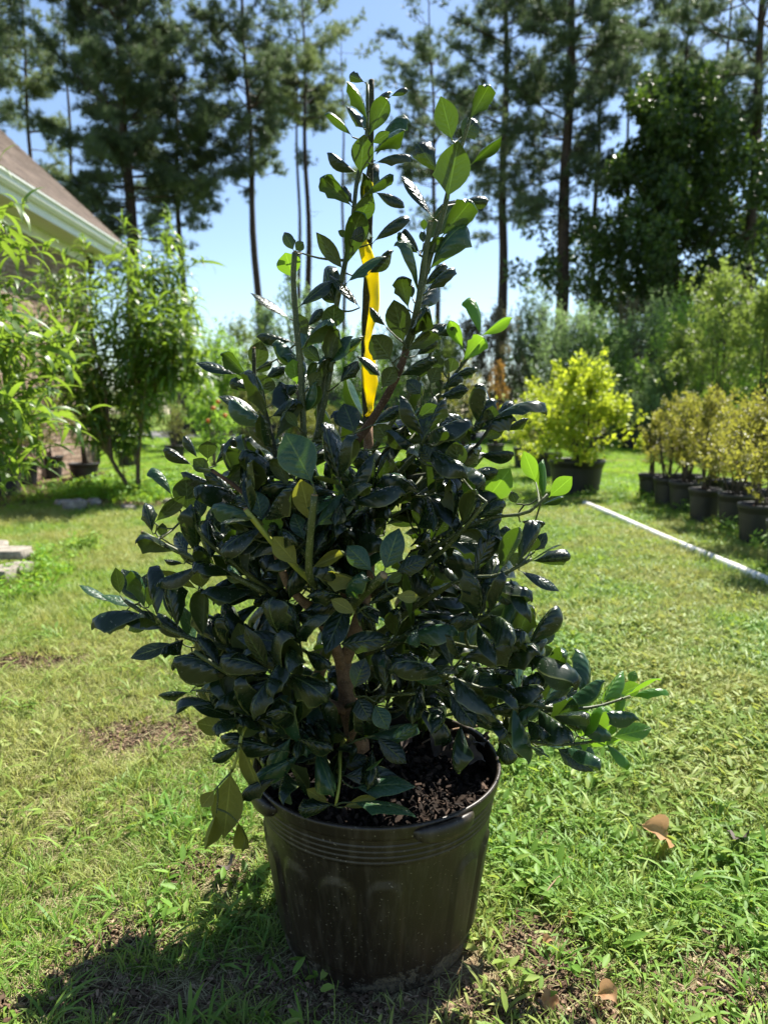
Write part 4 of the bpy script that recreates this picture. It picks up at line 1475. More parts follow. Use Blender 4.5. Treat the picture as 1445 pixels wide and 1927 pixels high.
for i, (px, py, L, az) in enumerate([(862, 1440, .075, .4), (835, 1418, .06, 2.2), (888, 1450, .055, 1.2), (700, 1372, .06, .9), (520, 1440, .06, 2.0), (760, 1400, .045, 3.0), (905, 1415, .05, .1),
                                     (600, 1390, .05, 1.2)]):
    d = ray(px, py); k = (.315 - CAMZ) / d[2]
    c = np.array([0, 0, CAMZ]) + d * k
    dead_leaf(c, L, az, M_DEADD, 30 + i, ['grey crumpled dead leaf on the mulch at the right of the pot', 'dark curled dead leaf on the mulch left of the crumpled one', 'dark dead leaf touching the right inner wall of the pot',
                                          'dark dead leaf right behind the holly trunk foot', 'dark dead leaf on the mulch at the left of the pot', 'small dark dead leaf in the middle of the mulch',
                                          'dead leaf on the mulch under the right rim', 'dark dead leaf on the mulch left of the trunk foot'][i], group='dead leaves on the mulch in the pot')
d = ray(878, 1402); c = np.array([0, 0, CAMZ]) + d * ((.325 - CAMZ) / d[2])
v, f = rock(c, (.040, .034, .036), 77, .4, .8)
v += np.random.default_rng(5).normal(size=v.shape) * .0022
M_CHUNK = simple('bark_chunk', (.10, .075, .045), (.28, .22, .14), 60, .9, .1, bump=1, bscale=120, bdist=.004)
tag(mk('bark_chunk', Geo().add(v, f), M_CHUNK, base=c), 'rough tan bark chunk lying on the mulch in the right of the pot', 'bark')


def on_plane(px, py, z):
    d = ray(px, py); return np.array([0, 0, CAMZ]) + d * ((z - CAMZ) / d[2])


P = smooth_path([on_plane(795, 1398, .318), on_plane(840, 1376, .330), on_plane(880, 1369, .335), on_plane(918, 1364, .338)], 12)
tag(mk('twig', Geo().add(*tube(P, np.linspace(.0018, .0032, 12), 7, rough=.1)), simple('twig_bark', (.20, .13, .08), (.30, .21, .14), 40, .85, .2), base=P[0]),
    'thin dry twig lying across the mulch at the back right of the pot', 'twig')
P = smooth_path([G(1017, 1718) + [0, 0, .03], G(1040, 1690) + [0, 0, .035], G(1058, 1668) + [0, 0, .03]], 8)
tag(mk('twig', Geo().add(*tube(P, np.linspace(.0020, .0012, 8), 6)), bpy.data.materials['twig_bark'], base=P[0]), 'short brown twig standing in the grass right of the pot', 'twig')

# ================================================================== the holly
holly = empty('holly_shrub', (CXP, CYP, .30), 'tall dark glossy holly shrub with cut upright shoots growing in the big pot', 'holly shrub')
og = origin(holly)


def proj(P):
    P = np.atleast_2d(P)
    r_ = P - np.array([0, 0, CAMZ])
    zc = r_[:, 1] * CP - r_[:, 2] * SP
    yc = r_[:, 1] * SP + r_[:, 2] * CP
    return np.stack([CX + FPX * r_[:, 0] / zc, CY - FPX * yc / zc], -1)


HWY = [(150, 30), (400, 110), (600, 170), (750, 210), (850, 270), (950, 310), (1050, 330), (1150, 330), (1250, 310), (1350, 270), (1450, 230), (1560, 230)]


def Yd(px, py):
    hw = np.interp(py, [a for a, b in HWY], [b for a, b in HWY])
    hm = hw / FPX * 1.28
    dx = (px - 705) / hw
    return 1.29 - .72 * hm * math.sqrt(max(0, 1 - min(1, dx * dx))) * (.35 if py < 600 else (.35 + .65 * min(1, (py - 600) / 250)))


BRP = []      # branch sample points


def branch(name, pts, r0, r1, mat, n=20, nv=8, rough=.08, cut=False, label=None):
    """pts: (px, py, Y)"""
    P = np.array([W(a, b_, c_) for a, b_, c_ in pts])
    P = smooth_path(P, n)
    g_ = Geo(); rad = np.linspace(r0, r1, n)
    rad *= 1 + .06 * np.sin(np.arange(n) * 2.1)
    v, fs, uv = tube(P, rad, nv, rough=rough)
    g_.add(v, fs, uv)
    o = mk(name, g_, mat, holly, label=label)
    for q, rr4 in zip(P, rad): BRP.append((*q, rr4))
    if cut:
        T = unit(P[-1] - P[-2])
        disc = tube(np.array([P[-1] - T * .0005, P[-1] + T * .0015]), [r1 * 1.0, r1 * .8], nv)
        c_ = mk('cut_end', Geo().add(*disc), M_CUT, o)
    return P


# trunk and limbs
branch('trunk', [(676, 1412, 1.262), (660, 1345, 1.26), (650, 1290, 1.262), (645, 1240, 1.265)], .0205, .0135, M_TRUNK, 18, 14, .12)
branch('trunk', [(646, 1250, 1.265), (668, 1190, 1.27), (690, 1110, 1.29), (694, 1000, 1.31), (695, 880, 1.32), (692, 800, 1.325)], .013, .0088, M_TRUNK, 22, 12, .12)
branch('main_stem', [(692, 810, 1.325), (688, 700, 1.33), (688, 600, 1.335), (693, 480, 1.34), (697, 300, 1.345), (699, 152, 1.35)], .0085, .0052, M_STEMD, 40, 10, .06, True)
branch('limb', [(648, 1262, 1.265), (622, 1200, 1.24), (590, 1150, 1.22), (545, 1105, 1.20), (520, 1040, 1.20)], .012, .006, M_TRUNK, 18, 10, .1)
branch('limb', [(655, 1335, 1.26), (615, 1325, 1.24), (600, 1290, 1.22), (612, 1230, 1.18)], .012, .0095, M_TRUNK, 14, 10, .12)
branch('limb', [(612, 1235, 1.18), (630, 1190, 1.14), (660, 1145, 1.10), (690, 1112, 1.06), (722, 1082, 1.03)], .0085, .0072, M_STEM, 20, 10, .08, True, 'green cut off limb leaning to the front')
branch('limb', [(600, 930, 1.30), (640, 870, 1.30), (700, 790, 1.29), (750, 700, 1.27), (770, 640, 1.27)], .0085, .0065, M_BARKD, 24, 10, .1, False, 'brown slanting limb crossing the middle')
branch('limb', [(650, 1150, 1.27), (640, 1050, 1.29), (600, 960, 1.30), (600, 930, 1.30)], .009, .0085, M_BARKD, 16, 9)
branch('shoot', [(770, 645, 1.27), (778, 620, 1.265), (790, 555, 1.26), (810, 480, 1.26), (838, 385, 1.27), (852, 320, 1.27), (868, 275, 1.265), (884, 222, 1.26)], .0062, .0034, M_STEM, 30, 8)
branch('shoot', [(762, 660, 1.27), (785, 580, 1.245), (797, 500, 1.24), (810, 418, 1.24)], .0065, .0045, M_STEM, 20, 8, .05, True)
branch('shoot', [(600, 835, 1.27), (603, 760, 1.27), (622, 640, 1.27), (640, 540, 1.27), (662, 430, 1.28), (672, 340, 1.29), (688, 270, 1.30), (692, 160, 1.30)], .0062, .0028, M_STEM, 30, 8)
branch('shoot', [(572, 830, 1.20), (566, 700, 1.20), (557, 600, 1.20), (553, 500, 1.20), (555, 476, 1.20)], .0055, .0045, M_STEM, 22, 8, .05, True)
branch('shoot', [(622, 700, 1.24), (628, 640, 1.24), (632, 620, 1.24)], .0048, .0035, M_STEM, 8, 7)
branch('shoot', [(594, 830, 1.24), (610, 760, 1.24), (622, 700, 1.24)], .0055, .0048, M_STEM, 12, 7)
branch('shoot', [(545, 935, 1.18), (520, 860, 1.17), (500, 780, 1.16), (480, 715, 1.16), (478, 655, 1.16)], .0058, .0030, M_STEMD, 18, 8, .08, True)
branch('shoot', [(590, 1010, 1.25), (545, 935, 1.18)], .007, .0058, M_BARKD, 6, 8)
branch('shoot', [(640, 1130, 1.24), (612, 1110, 1.15), (582, 1080, 1.06), (584, 1010, 1.04), (592, 932, 1.03)], .0065, .0052, M_STEM, 22, 9, .06, True)
branch('shoot', [(640, 1140, 1.24), (592, 1100, 1.12), (550, 1060, 1.10), (505, 1012, 1.08), (462, 958, 1.07)], .006, .0040, M_STEMY, 18, 8, .05, True)
branch('shoot', [(560, 1060, 1.17), (510, 985, 1.16), (455, 925, 1.15), (400, 885, 1.15)], .006, .003, M_BARKD, 16, 7)
branch('shoot', [(500, 1115, 1.18), (420, 1075, 1.17), (330, 1035, 1.18), (268, 1002, 1.18)], .0058, .0036, M_STEM, 18, 8, .06, True)
branch('shoot', [(520, 1120, 1.2), (440, 1060, 1.16), (375, 1000, 1.14), (355, 960, 1.14)], .005, .003, M_STEM, 14, 7)
branch('shoot', [(560, 1260, 1.2), (440, 1225, 1.18), (330, 1190, 1.17), (235, 1130, 1.17)], .006, .0032, M_STEM, 18, 8)
branch('shoot', [(610, 1290, 1.22), (520, 1280, 1.14), (440, 1272, 1.08), (395, 1245, 1.07), (365, 1225, 1.07)], .0065, .0032, M_STEM, 18, 8)
branch('shoot', [(500, 1280, 1.13), (430, 1300, 1.12), (370, 1300, 1.12)], .004, .0022, M_STEM, 8, 6)
branch('shoot', [(600, 1330, 1.22), (520, 1370, 1.12), (460, 1350, 1.08), (410, 1360, 1.07)], .005, .0025, M_STEM, 14, 7)
branch('shoot', [(480, 1350, 1.09), (458, 1375, 1.06), (448, 1420, 1.045), (437, 1452, 1.04)], .0034, .0020, M_STEMY, 12, 7)
branch('shoot', [(700, 1120, 1.29), (760, 1080, 1.2), (850, 1010, 1.15), (920, 975, 1.13), (1000, 960, 1.12), (1030, 930, 1.12)], .006, .0024, M_STEM, 22, 7)
branch('shoot', [(750, 1090, 1.2), (840, 1030, 1.12), (890, 975, 1.08), (915, 945, 1.07)], .005, .0024, M_STEM, 14, 7)
branch('shoot', [(700, 1200, 1.28), (800, 1130, 1.16), (880, 1088, 1.10), (940, 1082, 1.09), (1000, 1052, 1.09)], .006, .0026, M_STEM, 18, 7)
branch('shoot', [(690, 1260, 1.27), (780, 1250, 1.18), (850, 1278, 1.10), (920, 1300, 1.09), (1020, 1330, 1.09), (1120, 1330, 1.10), (1185, 1310, 1.11)], .006, .0022, M_STEM, 22, 7)
branch('shoot', [(790, 1270, 1.17), (870, 1320, 1.12), (930, 1370, 1.09), (1000, 1395, 1.08), (1080, 1400, 1.07), (1150, 1388, 1.07)], .0052, .0022, M_STEM, 18, 7)
branch('shoot', [(690, 1230, 1.27), (800, 1200, 1.2), (900, 1220, 1.12), (1000, 1222, 1.10)], .005, .0025, M_STEM, 14, 7)
branch('shoot', [(694, 980, 1.31), (760, 880, 1.3), (830, 800, 1.27), (845, 720, 1.26), (875, 680, 1.26), (905, 640, 1.26)], .006, .0024, M_STEM, 22, 7)
branch('shoot', [(770, 900, 1.29), (850, 880, 1.24), (900, 835, 1.20), (925, 800, 1.20)], .0055, .0028, M_STEMD, 14, 7)
branch('shoot', [(690, 900, 1.31), (740, 830, 1.24), (780, 785, 1.20)], .005, .0028, M_STEMD, 10, 7)
branch('shoot', [(700, 850, 1.31), (760, 760, 1.28), (795, 700, 1.27), (820, 640, 1.27)], .005, .0025, M_STEM, 12, 7)
branch('shoot', [(650, 1330, 1.25), (720, 1310, 1.14), (780, 1305, 1.08)], .0045, .0025, M_STEM, 10, 7)
branch('shoot', [(650, 1390, 1.25), (640, 1420, 1.12), (638, 1480, 1.06), (632, 1516, 1.045)], .004, .0022, M_STEMY, 12, 7)
branch('shoot', [(612, 1335, 1.24), (606, 1380, 1.2), (606, 1430, 1.17)], .0040, .0030, M_STEM, 8, 7)

# leaf meshes, pre-rotated so that base-to-tip runs along +Y
def chord(t):
    v, f, uv = t
    tip = v[-4]
    L = np.linalg.norm(tip)
    a = math.atan2(tip[2], tip[1])
    c_, s_ = math.cos(-a), math.sin(-a)
    v = v @ np.array([[1, 0, 0], [0, c_, s_], [0, -s_, c_]])
    return v / L, f, uv


HTC = [chord(t) for t in HT]
HFC = [chord(t) for t in HFLAT]
ALLT = HTC + HFC
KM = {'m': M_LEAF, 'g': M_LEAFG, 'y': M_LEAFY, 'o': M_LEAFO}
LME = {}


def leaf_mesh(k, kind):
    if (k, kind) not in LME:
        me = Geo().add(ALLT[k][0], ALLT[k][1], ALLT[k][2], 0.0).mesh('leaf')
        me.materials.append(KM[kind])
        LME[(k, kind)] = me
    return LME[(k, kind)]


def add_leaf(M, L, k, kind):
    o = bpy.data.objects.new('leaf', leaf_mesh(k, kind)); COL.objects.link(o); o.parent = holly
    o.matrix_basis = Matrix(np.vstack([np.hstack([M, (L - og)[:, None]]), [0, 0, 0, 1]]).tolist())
    return o


HERO = '''687 155 660 143 12 t m
691 230 652 153 18 u g
685 243 651 200 18 t m
694 255 729 190 30 u g
700 206 737 174 16 t m
734 182 765 168 10 t m
663 258 612 217 14 u g
678 330 685 253 38 u g
700 291 762 246 20 u g
700 270 733 248 18 u g
672 327 615 288 14 t m
704 309 776 305 12 t m
688 367 740 331 16 u g
663 390 604 338 22 u g
666 386 641 354 14 t m
670 422 702 368 32 u g
705 362 760 390 18 t m
701 458 766 416 20 t m
646 508 595 437 26 u m
659 450 695 434 26 t m
657 447 636 434 12 u g
851 265 829 181 40 u g
842 374 862 265 58 u g
826 329 791 278 26 t m
868 258 897 226 34 t m
883 226 919 162 26 u g
886 310 944 256 24 u g
814 410 756 331 14 t m
807 453 862 376 40 t m
830 447 883 381 34 u g
865 383 917 377 22 t m
790 472 851 456 28 u g
788 480 749 442 14 u g
790 478 760 435 16 t m
797 458 793 435 12 t m
798 435 797 412 12 u g
553 472 535 437 20 t m
556 472 571 455 18 t m
552 524 537 475 42 u y
545 600 471 551 12 t m
561 579 632 527 20 t m
635 573 601 541 22 t m
652 533 727 482 14 t g
677 579 619 517 14 t m
627 621 629 573 38 u g
566 664 626 615 18 u g
623 670 685 632 24 t g
553 644 482 635 12 t m
577 617 606 582 18 t m
579 632 555 590 28 u m
481 697 491 641 36 u m
451 706 369 683 16 t m
471 715 415 669 18 u g
494 745 500 705 40 u m
480 737 436 719 16 t m
497 714 537 690 20 t m
481 703 513 679 18 t m
559 723 551 676 34 u y
537 686 528 650 24 t m
606 683 570 650 26 t m
581 730 604 701 24 u m
612 692 637 621 30 u m
637 723 674 679 24 t m
575 717 595 683 16 u g
692 517 741 472 14 t m
769 583 755 526 24 u m
776 562 769 533 16 t m
795 540 842 505 14 t m
802 552 855 508 20 t m
760 646 741 564 44 u m
736 679 701 630 44 u m
727 616 695 578 16 t m
767 656 841 609 24 t m
762 665 821 628 20 u m
819 632 866 613 12 t m
786 623 812 604 22 u m
872 658 847 604 24 u y
902 635 874 572 12 t y
905 633 965 598 16 u y
868 682 909 637 24 u y
845 703 853 673 26 u m
847 712 899 698 16 t m
828 738 868 710 14 t m
823 749 880 736 18 t m
750 711 823 682 20 t m
835 703 814 668 22 u m
718 710 671 670 22 t m
718 733 743 689 30 u m
781 670 819 640 20 t m
793 743 765 715 26 t m
809 724 823 691 26 u m
486 777 411 746 16 t m
514 761 560 728 24 t m
509 785 560 761 22 t m
530 823 483 818 24 u m
562 805 538 774 18 u g
589 911 537 815 72 t g
585 984 566 902 44 u o
493 979 482 924 38 t g
509 1015 516 965 38 u y
574 1018 552 966 30 t g
592 992 674 928 42 t g
583 1058 620 997 30 t m
585 1069 645 1045 22 u o
562 1066 514 1010 40 u o
363 877 308 851 14 t m
373 864 345 823 14 t m
391 866 391 830 32 u m
404 877 443 825 20 t m
397 891 364 864 28 u m
411 915 340 890 16 t m
355 964 350 897 50 u m
291 984 349 933 26 u m
324 936 282 892 12 t g
288 1005 273 946 26 t m
306 1012 306 984 18 u m
360 1033 383 979 30 t m
373 982 381 930 24 t m
422 913 465 869 26 u m
447 910 480 854 26 t m
460 902 514 859 28 t m
455 946 388 923 16 t m
544 920 521 864 26 u m
447 1028 400 1000 22 t m
404 1030 401 951 28 t m
427 1069 427 1010 26 t m
480 1015 445 994 20 u m
347 1061 309 1053 14 t m
370 1063 337 1035 18 t m
374 1110 301 1074 16 u o
381 1108 373 1065 38 u o
227 1120 218 1068 24 u m
265 1137 230 1071 38 t m
268 1126 277 1080 28 t m
280 1143 294 1100 36 u m
217 1137 149 1101 12 t g
265 1143 189 1120 16 t g
236 1152 220 1167 16 u m
323 1167 332 1088 40 t m
285 1167 242 1187 24 t m
332 1210 246 1239 26 t m
367 1219 343 1140 24 t g
407 1236 416 1155 46 t m
474 1260 448 1172 44 u m
416 1271 474 1244 16 t g
370 1286 352 1250 28 t m
358 1303 298 1309 20 t m
370 1309 330 1345 18 t m
407 1344 410 1277 18 t m
448 1353 358 1324 24 t m
460 1358 500 1286 28 t m
431 1373 370 1360 36 u o
463 1358 476 1462 28 u o
454 1405 403 1435 16 t m
435 1451 422 1577 62 u o
404 1487 379 1519 30 u o
408 1530 386 1600 28 u o
447 1546 456 1604 26 u o
450 1400 484 1500 22 u o
530 1415 516 1487 40 t m
629 1474 570 1366 26 t g
642 1460 750 1462 40 t m
638 1438 696 1427 28 t m
665 1483 782 1481 34 t g
620 1512 577 1485 24 u o
645 1519 708 1503 24 u o
629 1514 566 1523 24 t m
660 1510 784 1539 20 t g
471 1397 546 1402 34 t m
704 1326 730 1373 36 t g
672 1312 697 1358 36 t m
706 1384 764 1437 36 t m
634 1213 735 1201 38 t m
665 1297 688 1239 40 t m
727 1309 720 1224 34 t m
778 1303 772 1224 30 t m
857 1277 956 1280 24 t g
848 1280 773 1274 20 t g
842 1294 895 1370 44 t m
834 1259 877 1259 14 t g
723 1075 751 994 44 t g
702 1077 653 1027 40 t g
744 1077 804 1050 32 t m
727 1097 757 1080 20 u g
694 1099 608 1094 18 u o
671 1155 623 1128 26 u o
688 1140 749 1105 24 t m
743 1123 788 1123 24 u o
630 1178 563 1152 26 t m
668 816 647 759 44 t m
650 847 612 800 22 t m
737 839 708 798 38 u m
701 800 758 762 26 t m
784 789 822 762 28 u g
780 789 755 773 28 u m
768 828 833 823 26 u m
860 886 858 831 38 u m
816 872 791 839 26 t m
889 845 859 788 24 u m
919 809 927 763 28 u m
913 806 896 760 16 t m
930 803 960 763 18 t m
910 825 949 806 22 u m
946 811 995 788 14 t m
899 858 965 858 18 t m
873 897 935 886 26 t m
907 953 960 881 50 u y
891 955 880 900 24 u y
891 978 946 950 22 t m
1008 908 985 849 30 u y
1022 938 1022 864 28 t y
1032 936 1076 897 32 u y
1018 951 1062 933 14 u g
971 948 961 925 18 t m
978 982 1023 988 12 t m
998 1056 1067 1049 24 t m
995 1042 1001 1005 34 u m
1005 1039 1027 1002 22 t m
988 1053 958 1053 26 u m
975 1073 1052 1113 18 t m
917 1100 978 1137 34 t m
951 1049 951 989 40 t m
937 1046 894 985 36 t m
1008 1218 1042 1177 32 t m
1002 1230 1040 1221 24 u m
1029 1258 1076 1255 26 t m
944 1208 978 1198 24 u g
1089 1373 1096 1306 30 t y
1089 1390 1106 1339 42 u y
1083 1403 1167 1393 14 u y
1116 1390 1160 1370 18 u y
1150 1387 1226 1370 34 t y
1160 1363 1177 1299 16 t y
1130 1319 1160 1306 26 u y
1163 1306 1204 1289 28 u y
1184 1314 1258 1309 12 t y
1184 1289 1194 1262 18 t y
1045 1407 1116 1451 32 t m
1069 1400 1121 1430 34 t g
1042 1339 1096 1370 24 t m
1002 1407 1024 1420 16 t m
954 1376 988 1424 24 t m
941 1376 958 1437 26 t m
1062 1393 1035 1373 30 u m
1002 1387 1028 1355 26 u m
1015 1258 1008 1309 28 t m
1049 1319 1086 1296 26 t m
1022 1319 1040 1290 26 u m
948 1356 1000 1360 24 t m'''
HR = [l.split() for l in HERO.splitlines()]
rh = np.random.default_rng(77)
gtw = Geo()
BR = np.array(BRP)
extra = []


def twig(B, T_dir, r=.0016):
    """joins a leaf base to the nearest wood with a thin curved twig"""
    global BR
    d = np.linalg.norm(BR[:, :3] - B, axis=1) + .6 * np.maximum(0, BR[:, 2] - B[2] + .01)
    i = int(np.argmin(d))
    q = BR[i, :3]
    L = np.linalg.norm(q - B)
    if L < .003: return
    mid = (q * .5 + B * .5) - T_dir * min(.006, L * .2)
    P = smooth_path([q, mid, B], 7)
    r0 = min(BR[i, 3], r + L * .012)
    gtw.add(*tube(P, np.linspace(r0, r * .75, 7), 6, cap=False))
    BR = np.vstack([BR, np.c_[P[2:-1], np.full(4, r)]])


NHERO = 0
for h in HR:
    bx, by, tx, ty, w = map(float, h[:5])
    face, kind = h[5], h[6]
    Y0 = Yd((bx + tx) / 2, (by + ty) / 2) + rh.uniform(-.02, .02)
    if by > 1330 and 480 < tx < 920: Y0 = max(Y0, 1.045)
    if by > 1390 and tx > 560 and tx < 800: Y0 = 1.05 + (1525 - ty) * .0009
    if by > 1390 and tx < 500: Y0 = 1.035
    if face == 'u': Y0 -= .012
    if 45 < w < 60 and by < 500: Y0 -= .045
    if w > 60: Y0 = 1.03
    B = W(bx, by, Y0)
    Tp = W(tx, ty, Y0)
    L2 = np.linalg.norm(Tp - B)
    upc = (Tp[2] - B[2]) / L2
    sgn = 1 if face == 't' else -1
    dy = sgn * .42 * upc + rh.normal() * .08
    if w > 48: dy *= .5
    Tp = W(tx, ty, Y0 + dy * L2)
    D = Tp - B
    L3 = np.linalg.norm(D)
    lenpx = math.hypot(tx - bx, ty - by)
    ratio = w / max(lenpx, 1)
    cam_dir = unit(np.array([0, 0, CAMZ]) - (B + Tp) / 2)
    N0 = cam_dir * sgn
    y_ = unit(D)
    N0 = unit(N0 - y_ * N0.dot(y_))
    wm = w / FPX * Y0 * 1.06
    true_w = max(wm * .96, L3 * .34)
    roll = math.acos(min(1, wm / true_w)) * .9
    X0 = np.cross(y_, N0)
    c1 = N0 * math.cos(roll) + X0 * math.sin(roll)
    c2 = N0 * math.cos(roll) - X0 * math.sin(roll)
    Nn = c1 if c1[2] > c2[2] else c2
    Fm = frames(D[None], Nn[None])[0]
    flat = w > 34 or (L2 > .075) or ratio > .45
    k = (14 + rh.integers(0, 4)) if flat else rh.integers(0, 14)
    if k == 16 and kind in 'oy': k = 14
    Ms = Fm * np.array([true_w / .47, L3, L3])[None, :]
    add_leaf(Ms, B, int(k), kind)
    NHERO += 1
    twig(B, y_)

def leaves_along(pts, n, t0, L, kinds, seed, size=1.0):
    r = np.random.default_rng(seed)
    P = smooth_path(np.array([W(a, b_, c_) for a, b_, c_ in pts]), 40)
    ph = r.uniform(0, 6)
    for j in range(n):
        t = t0 + (1 - t0) * (j + r.uniform(0, .7)) / n
        i = min(38, int(t * 39))
        ax = unit(P[i + 1] - P[i])
        ph += 2.4 + r.normal() * .3
        a1 = unit(np.cross(ax, [0, 0, 1.0])); a2 = np.cross(ax, a1)
        o_ = a1 * math.cos(ph) + a2 * math.sin(ph)
        d = unit(o_ + ax * r.uniform(.3, .9) + np.array([0, 0, .25]) + r.normal(size=3) * .2)
        nn = unit(ax * .5 + np.array([0, 0, 1.0]) + r.normal(size=3) * .35)
        kk = kinds[min(len(kinds) - 1, int(t * len(kinds)))]
        Ll = r.uniform(*L) * (.78 if kk == 'y' else 1)
        B_ = P[i] + o_ * .006
        gtw.add(*tube(np.array([P[i], B_]), [.0013, .0011], 5, cap=False))
        add_more.append((B_, d, nn, Ll, r.uniform(.31, .39) * Ll, kk))


add_more = []
for q_ in [([(850, 1278, 1.10), (920, 1300, 1.09), (1020, 1330, 1.09), (1120, 1330, 1.10), (1185, 1310, 1.11)], 13, .1, 'mmmggy', 1),
           ([(870, 1320, 1.12), (930, 1370, 1.09), (1000, 1395, 1.08), (1080, 1400, 1.07), (1150, 1388, 1.07)], 11, .1, 'mmggy', 2),
           ([(900, 1220, 1.12), (950, 1225, 1.11), (1000, 1222, 1.10)], 9, 0, 'mm', 3),
           ([(900, 1250, 1.14), (960, 1270, 1.12), (1040, 1275, 1.11)], 7, 0, 'mmmg', 4),
           ([(940, 1330, 1.10), (1000, 1350, 1.08), (1050, 1350, 1.07)], 5, 0, 'mm', 5),
           ([(830, 1015, 1.15), (890, 985, 1.13)], 6, 0, 'mm', 6),
           ([(850, 1095, 1.11), (940, 1082, 1.09), (1000, 1052, 1.09)], 9, 0, 'mm', 7),
           ([(500, 1115, 1.18), (420, 1075, 1.17), (330, 1035, 1.18)], 13, 0, 'mm', 8),
           ([(480, 1235, 1.18), (400, 1215, 1.18), (330, 1190, 1.17), (260, 1145, 1.17)], 16, 0, 'mmmm', 9),
           ([(560, 1285, 1.16), (480, 1280, 1.11), (410, 1262, 1.07)], 12, 0, 'mm', 10),
           ([(560, 1060, 1.17), (510, 985, 1.16), (455, 925, 1.15)], 12, 0, 'mm', 11),
           ([(600, 1330, 1.22), (520, 1370, 1.12), (460, 1350, 1.08), (400, 1320, 1.08)], 14, 0, 'mm', 12),
           ([(545, 935, 1.18), (520, 860, 1.17), (500, 780, 1.16)], 9, 0, 'mm', 13),
           ([(560, 800, 1.22), (575, 740, 1.24), (590, 660, 1.25)], 9, 0, 'mg', 15),
           ([(660, 1400, 1.2), (610, 1400, 1.14), (560, 1420, 1.09)], 10, 0, 'mmg', 17),
           ([(650, 1390, 1.2), (700, 1400, 1.14), (740, 1430, 1.10)], 7, 0, 'mmg', 30),
           ([(560, 1360, 1.12), (540, 1430, 1.07), (530, 1480, 1.05)], 7, 0, 'mm', 31),
           ([(600, 1345, 1.2), (560, 1370, 1.12), (500, 1420, 1.07)], 9, 0, 'mm', 18),
           ([(790, 1270, 1.17), (840, 1330, 1.14), (900, 1370, 1.12)], 9, 0, 'mm', 21),
           ([(700, 1240, 1.2), (750, 1200, 1.12), (800, 1170, 1.07)], 8, 0, 'mmg', 23),
           ([(700, 420, 1.34), (700, 340, 1.34), (700, 230, 1.345)], 4, 0, 'mgg', 25),
           ([(770, 640, 1.27), (790, 555, 1.26), (810, 480, 1.26)], 4, 0, 'mg', 27),
           ([(635, 600, 1.27), (645, 520, 1.27), (662, 430, 1.28)], 3, 0, 'mg', 29),
           ([(880, 830, 1.22), (905, 800, 1.20), (925, 780, 1.20)], 6, 0, 'mm', 16)]:
    leaves_along(q_[0], q_[1], q_[2], (.064, .100), q_[3], 900 + q_[4])

# the mass of leaves inside the shrub
LB = [(700, 560, 800), (750, 520, 840), (800, 500, 900), (850, 400, 925), (900, 350, 930), (950, 300, 955), (1000, 330, 990), (1050, 330, 1000), (1100, 250, 985), (1150, 250, 975),
      (1200, 320, 985), (1250, 340, 1030), (1300, 370, 1060), (1350, 390, 1060), (1400, 460, 1010), (1450, 500, 930)]
fill = []


def inside(px, py, m=0):
    if py < 700 or py > 1450: return False
    l = np.interp(py, [a[0] for a in LB], [a[1] for a in LB]); r_ = np.interp(py, [a[0] for a in LB], [a[2] for a in LB])
    return l + m < px < r_ - m


ns_ = 0
tries = 0
while ns_ < 92 and tries < 8000:
    tries += 1
    z_ = rh.uniform(.36, 1.06)
    az = rh.uniform(0, 2 * PI)
    rad = .36 * math.sqrt(rh.uniform(.02, 1)) * (1 if z_ < .85 else max(.35, 1 - (z_ - .85) * 2.2))
    end = np.array([CXP + .0 + rad * math.cos(az), CYP + .03 + rad * math.sin(az) * .8, z_])
    p = proj(end)[0]
    if not inside(p[0], p[1], 25): continue
    if 585 < p[0] < 800 and 1170 < p[1] < 1430 and end[1] < 1.34: continue
    if 700 < p[0] < 930 and p[1] > 1330 and end[1] < 1.4: continue
    if p[1] < 900 and rh.random() < .5: continue
    outd = unit(np.array([math.cos(az), math.sin(az) * .8, .55 + rh.normal() * .3]))
    L_ = rh.uniform(.05, .09)
    s = end - outd * L_
    P = smooth_path([s, (s + end) / 2 + rh.normal(size=3) * .004, end], 6)
    gtw.add(*tube(P, np.linspace(.0028, .0016, 6), 6))
    twig(s, outd, .0024)
    BR = np.vstack([BR, np.c_[P, np.full(6, .002)]])
    ph = rh.uniform(0, 6)
    nl = rh.integers(6, 10)
    a1 = unit(np.cross(outd, [0, 0, 1.0])); a2 = np.cross(outd, a1)
    for j in range(nl):
        t = (j + .5) / nl
        ph += 2.4
        o_ = a1 * math.cos(ph) + a2 * math.sin(ph)
        el = .35 + .9 * t ** 2
        d = unit(o_ + outd * el + rh.normal(size=3) * .15 + np.array([0, 0, -.12]))
        nrm = unit(outd * .7 - o_ * el * .6 + np.array([0, 0, .95]) + rh.normal(size=3) * .25)
        Bp = s + (end - s) * (.15 + .85 * t)
        Ll = rh.uniform(.072, .108) * (1 - .2 * (t > .85))
        fill.append((Bp, d, nrm, Ll, rh.uniform(.30, .38) * Ll))
    ns_ += 1
ok = []
for (Bp, d, nrm, Ll, wl) in fill:
    pt_ = proj(Bp + d * Ll)[0]
    if inside(pt_[0], pt_[1], -6): ok.append((Bp, d, nrm, Ll, wl))
ok = [(*t, 'm') for t in ok] + add_more
ok.sort(key=lambda t: t[0][1])
ncut = max(0, 296 - NHERO)
gF = {'m': Geo(), 'g': Geo(), 'y': Geo()}
for i, (Bp, d, nrm, Ll, wl, kk) in enumerate(ok):
    Fm = frames(d[None], nrm[None])[0]
    k = int(rh.integers(0, 14)) if rh.random() < .85 else int(rh.integers(14, 18))
    Ms = Fm * np.array([wl / .47, Ll, Ll])[None, :]
    if i < ncut:
        add_leaf(Ms, Bp, k, kk)
    else:
        gi = 'g' if (kk == 'm' and rh.random() < .10) else kk
        scatter(gF[gi], ALLT[k], Ms[None], Bp[None], np.array([rh.random()]))
